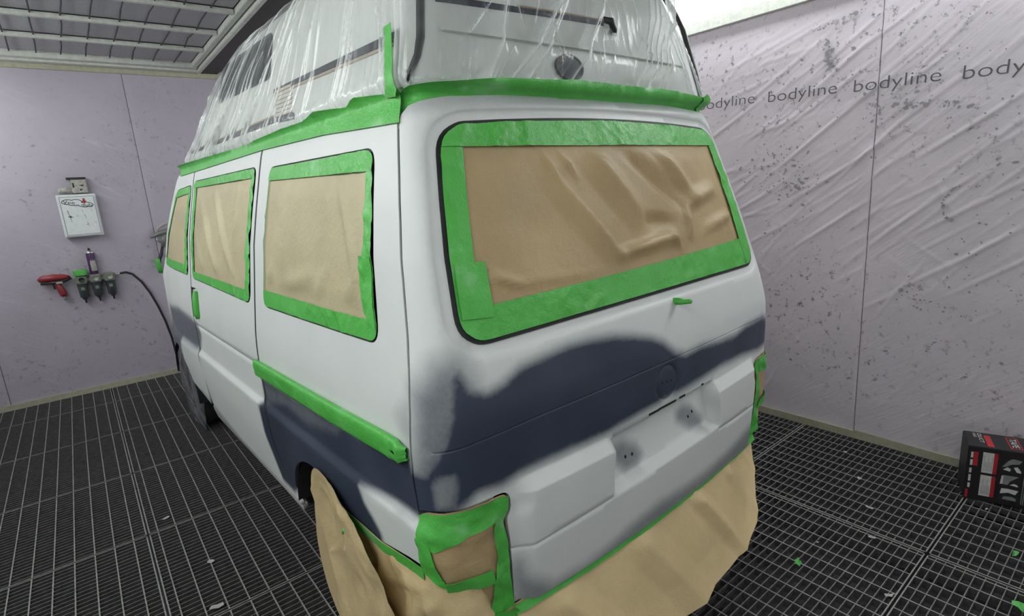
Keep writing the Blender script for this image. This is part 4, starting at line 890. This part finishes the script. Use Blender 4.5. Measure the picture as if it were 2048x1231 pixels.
MB().tube([(.145,0,.045),(.20,0,.05)],[.012,.010],9).build('hose_tail',MMET,rg,True)
tr=empty('tape_roll','roll of green masking tape sitting on the left air regulator','tape',(-1.517,YF-.07,1.138))
MB().lathe([(.034,0),(.052,0),(.053,.004),(.053,.048),(.052,.052),(.034,.052),(.034,0)],(0,0,0),'Z',28).build('tape',MT,tr,True)
MB().lathe([(.031,.001),(.034,.001),(.034,.056),(.031,.056),(.031,.001)],(0,0,0),'Z',28).build('core',MPAD,tr,True)
cn=empty('spray_can','purple and white aerosol can standing on the middle air regulator','can',(-1.415,YF-.055,1.1365))
MB().lathe([(.001,0),(.031,0),(.033,.004),(.033,.19),(.031,.196),(.0315,.2),(.026,.212),(.014,.22),(.012,.222)],(0,0,0),'Z',24).build('body',MPURP,cn,True)
MB().lathe([(.032,.196),(.033,.2),(.024,.216),(.010,.222)],(0,0,0),'Z',20).build('shoulder',MMET,cn,True)
MB().lathe([(.001,.245),(.008,.244),(.0095,.235),(.0095,.222)],(0,0,0),'Z',12).build('nozzle',MBLACK,cn,True)
lb=MB(); 
for k in range(7): 
    t0=math.radians(-115+k*12); lb.add([(.0336*math.cos(t0),.0336*math.sin(t0),.03),(.0336*math.cos(t0+.21),.0336*math.sin(t0+.21),.03),(.0336*math.cos(t0+.21),.0336*math.sin(t0+.21),.125+.02*(k%2)),(.0336*math.cos(t0),.0336*math.sin(t0),.125)],[(0,1,2,3)])
lb.build('paper_label',MDIRTY,cn)
hz=[(-1.22,YF-.06,1.112),(-1.17,YF-.06,1.115),(-1.12,YF-.055,1.088),(-1.06,YF-.05,1.0),(-1.01,YF-.05,.88),(-.97,YF-.05,.74),(-.935,YF-.05,.58),(-.91,YF-.05,.40),(-.90,YF-.06,.20),(-.88,YF-.10,.03),(-.75,YF-.2,.015),(-.5,YF-.25,.015)]
pts=[]
for i in range(len(hz)-1):
    for t in (0,.33,.66): pts.append(tuple(np.array(hz[i])*(1-t)+np.array(hz[i+1])*t))
tag(MB().tube(pts+[hz[-1]],.011,9).build('air_hose',MBLACK,None,True),'black air hose curving from the regulators down behind the van','hose')
sg=empty('paint_gun','grey metal paint spray gun hanging on the wall beside the van','spray gun',(-.815,YF-.05,1.45))
MB().tube([(-.10,0,-.03),(-.055,0,-.012),(-.02,0,.005),(.05,-.004,.02),(.085,0,.04)],[.008,.015,.024,.026,.016],12).build('body',MSTEEL,sg,True)
MB().tube([(-.03,0,.02),(-.02,0,.06),(.03,0,.085),(.07,0,.10)],[.010,.012,.014,.010],9).build('hook',MDIRTY,sg,True)
MB().tube([(.02,0,-.01),(.01,0,-.06),(-.01,0,-.13)],[.020,.022,.018],12).build('grip',MSTEEL,sg,True)
MB().tube([(-.045,0,-.02),(-.05,-.005,-.06),(-.02,0,-.085)],.006,7).build('trigger',MMET,sg,True)
MB().tube([(-.012,0,-.13),(-.035,0,-.20),(-.06,0,-.25),(-.075,0,-.30)],[.012,.016,.016,.016],10).build('air_hose',MBLACK,sg,True)
MB().tube([(-.075,0,-.24),(-.078,0,-.28),(-.075,0,-.33),(-.07,0,-.385)],[.022,.024,.023,.020],8).build('masking_tape',MT,sg,True)
# ------------------------------------------------------------------ carton by the right wall
e1=np.array([.332,-.943]); n1=np.array([-.943,-.332])
bx=empty('tape_carton','black and red printed carton of tape on the grating beside the right wall','box',(1.692,-.544,0),math.atan2(e1[1],e1[0]))
# local: x along front face, y into the box, z up
BW,BD,BH=.40,.185,.285
MB().box((0,0,.001),(BW,BD,BH),.003).build('carton',MCART,bx)
def lab(name,x0,z0,x1,z1,mat,y=-.0006): return mesh(name,[(x0,y,z0),(x1,y,z0),(x1,y,z1),(x0,y,z1)],[(0,1,2,3)],mat,bx)
def poly(name,pts,mat,y=-.0009): return mesh(name,[(a,y,b_) for a,b_ in pts],[tuple(range(len(pts)))],mat,bx)
lab('label',.057,.155,.098,.262,MWP); lab('label',.057,.032,.098,.142,MWP); lab('label',.098,.155,.113,.262,MREDP); lab('label',.098,.032,.113,.142,MREDP)
for k in range(5): lab('label',.012,[.225,.185,.145,.10,.065][k],.021,[.255,.215,.17,.135,.09][k],MWP)
lab('label',.022,.185,.040,.258,MREDP); lab('label',.006,.012,.016,.055,MREDP)
for k in range(2):
    for j in range(7): lab('print_line',.063+.005*j,(.165,.042)[k],.0645+.005*j,(.165+.05+.03*(j%3==0),.042+.05+.03*(j%3==1))[k],MGREYI,-.0010)
lab('picture',.128,.178,.205,.250,MDARK,-.0007); lab('picture',.128,.108,.205,.165,MDARK,-.0007); lab('picture',.128,.03,.205,.098,MDARK,-.0007)
poly('picture',[(.13,.20),(.15,.235),(.165,.248),(.20,.243),(.19,.225),(.165,.22),(.145,.205)],MGREYI); poly('picture',[(.135,.188),(.15,.203),(.163,.195),(.16,.182)],MWP); poly('picture',[(.172,.205),(.185,.21),(.20,.19),(.20,.18),(.185,.182)],MWP)
poly('picture',[(.13,.112),(.135,.16),(.195,.16),(.165,.13),(.16,.112)],MGREYI); poly('picture',[(.13,.112),(.133,.155),(.14,.155),(.14,.115)],MWP,-.001); poly('picture',[(.165,.112),(.18,.122),(.192,.118),(.198,.108)],MWP)
poly('picture',[(.135,.062),(.138,.09),(.16,.092),(.20,.088),(.19,.065),(.165,.072)],MWP); poly('picture',[(.145,.035),(.15,.05),(.18,.053),(.195,.045),(.195,.032)],MGREYI)
for x in (.212,.219,.226): lab('print_line',x,.02,x+.003,.262,MGREYI)
lab('label',.245,.19,.30,.25,MREDP); lab('label',.245,.03,.275,.07,MREDP); text('TAPE',MWP,bx,width=.05,height=.014,loc=(.272,-.0012,.015),rot=RF_@np.array([[0,-1,0],[1,0,0],[0,0,1]]),name='carton_lettering')
# top face print
def ltop(name,x0,y0,x1,y1,mat,z=.0006): return mesh(name,[(x0,y0,BH+z),(x1,y0,BH+z),(x1,y1,BH+z),(x0,y1,BH+z)],[(0,1,2,3)],mat,bx)
ltop('label',.075,.02,.10,.15,MREDP); ltop('label',.16,.03,.205,.165,MREDP); ltop('label',.164,.037,.201,.158,MCART,.0009)
RT_=np.array([[0,1,0],[-1,0,0],[0,0,1]])
text('TAPE',MWP,bx,width=.10,height=.026,loc=(.170,.148,BH+.0012),rot=RT_,name='carton_lettering')
text('DUCT',MWP,bx,width=.105,height=.016,loc=(.052,.165,BH+.0012),rot=RT_,name='carton_lettering'); text('AND',MWP,bx,width=.05,height=.012,loc=(.034,.165,BH+.0012),rot=RT_,name='carton_lettering')
MB().tube([(.24,.16,BH+.004),(.29,.12,BH+.004),(.34,.10,BH+.004),(.37,.06,BH+.004)],.004,7).build('cord',MBLACK,bx,True)
# ------------------------------------------------------------------ scraps on the grating
FL=[(1.545,-.136,.016),(1.288,-.268,.014),(.85,-.211,.008),(.708,-.529,.02),(1.648,-.645,.010),(-1.403,2.285,.020),(-1.29,1.678,.020),(-1.329,1.323,.026),(1.05,-.36,.016),(1.793,.027,.012)]
LB=['pale paint flake near the right wall','pale paint flake beside the van on the right floor','tiny white paint flake beside the paper skirt','yellowish paper scrap near the bottom right grating seam','white chip in front of the black carton','curled paper scrap beside the left grating seam, farthest from the camera','grey paper scrap on the left grating between the other two','grey paper scrap on the left grating, nearest the camera','grey paint flake on the right grating','pale paint flake at the foot of the right wall']
for (x,y,r_),l in zip(FL,LB):
    n=7; v=[(r_*(1+.4*RS.uniform(-1,1))*math.cos(2*math.pi*k/n),r_*.6*(1+.4*RS.uniform(-1,1))*math.sin(2*math.pi*k/n),.003+.006*RS.rand()) for k in range(n)]+[(0,0,.002)]
    o=mesh('paint_flake',v,[(k,(k+1)%n,n) for k in range(n)],MFLAKE); o.location=(x,y,0.0); o.rotation_euler=(0,0,RS.uniform(0,6)); tag(o,l,'scrap')
for (x,y,r_),l in zip([(.645,-.216,.018),(1.334,-.799,.02),(.971,-.874,.03)],['green tape scrap near the paper skirt on the right grating','small green tape scrap in front of the black carton','crumpled green tape scrap at the bottom right of the floor']):
    n=9; v=[(r_*(1+.5*RS.uniform(-1,1))*math.cos(2*math.pi*k/n),r_*.7*(1+.5*RS.uniform(-1,1))*math.sin(2*math.pi*k/n),.003+.02*RS.rand()) for k in range(n)]+[(0,0,.012)]
    o=mesh('tape_scrap',v,[(k,(k+1)%n,n) for k in range(n)],MGFL); o.location=(x,y,0.0); tag(o,l,'scrap')
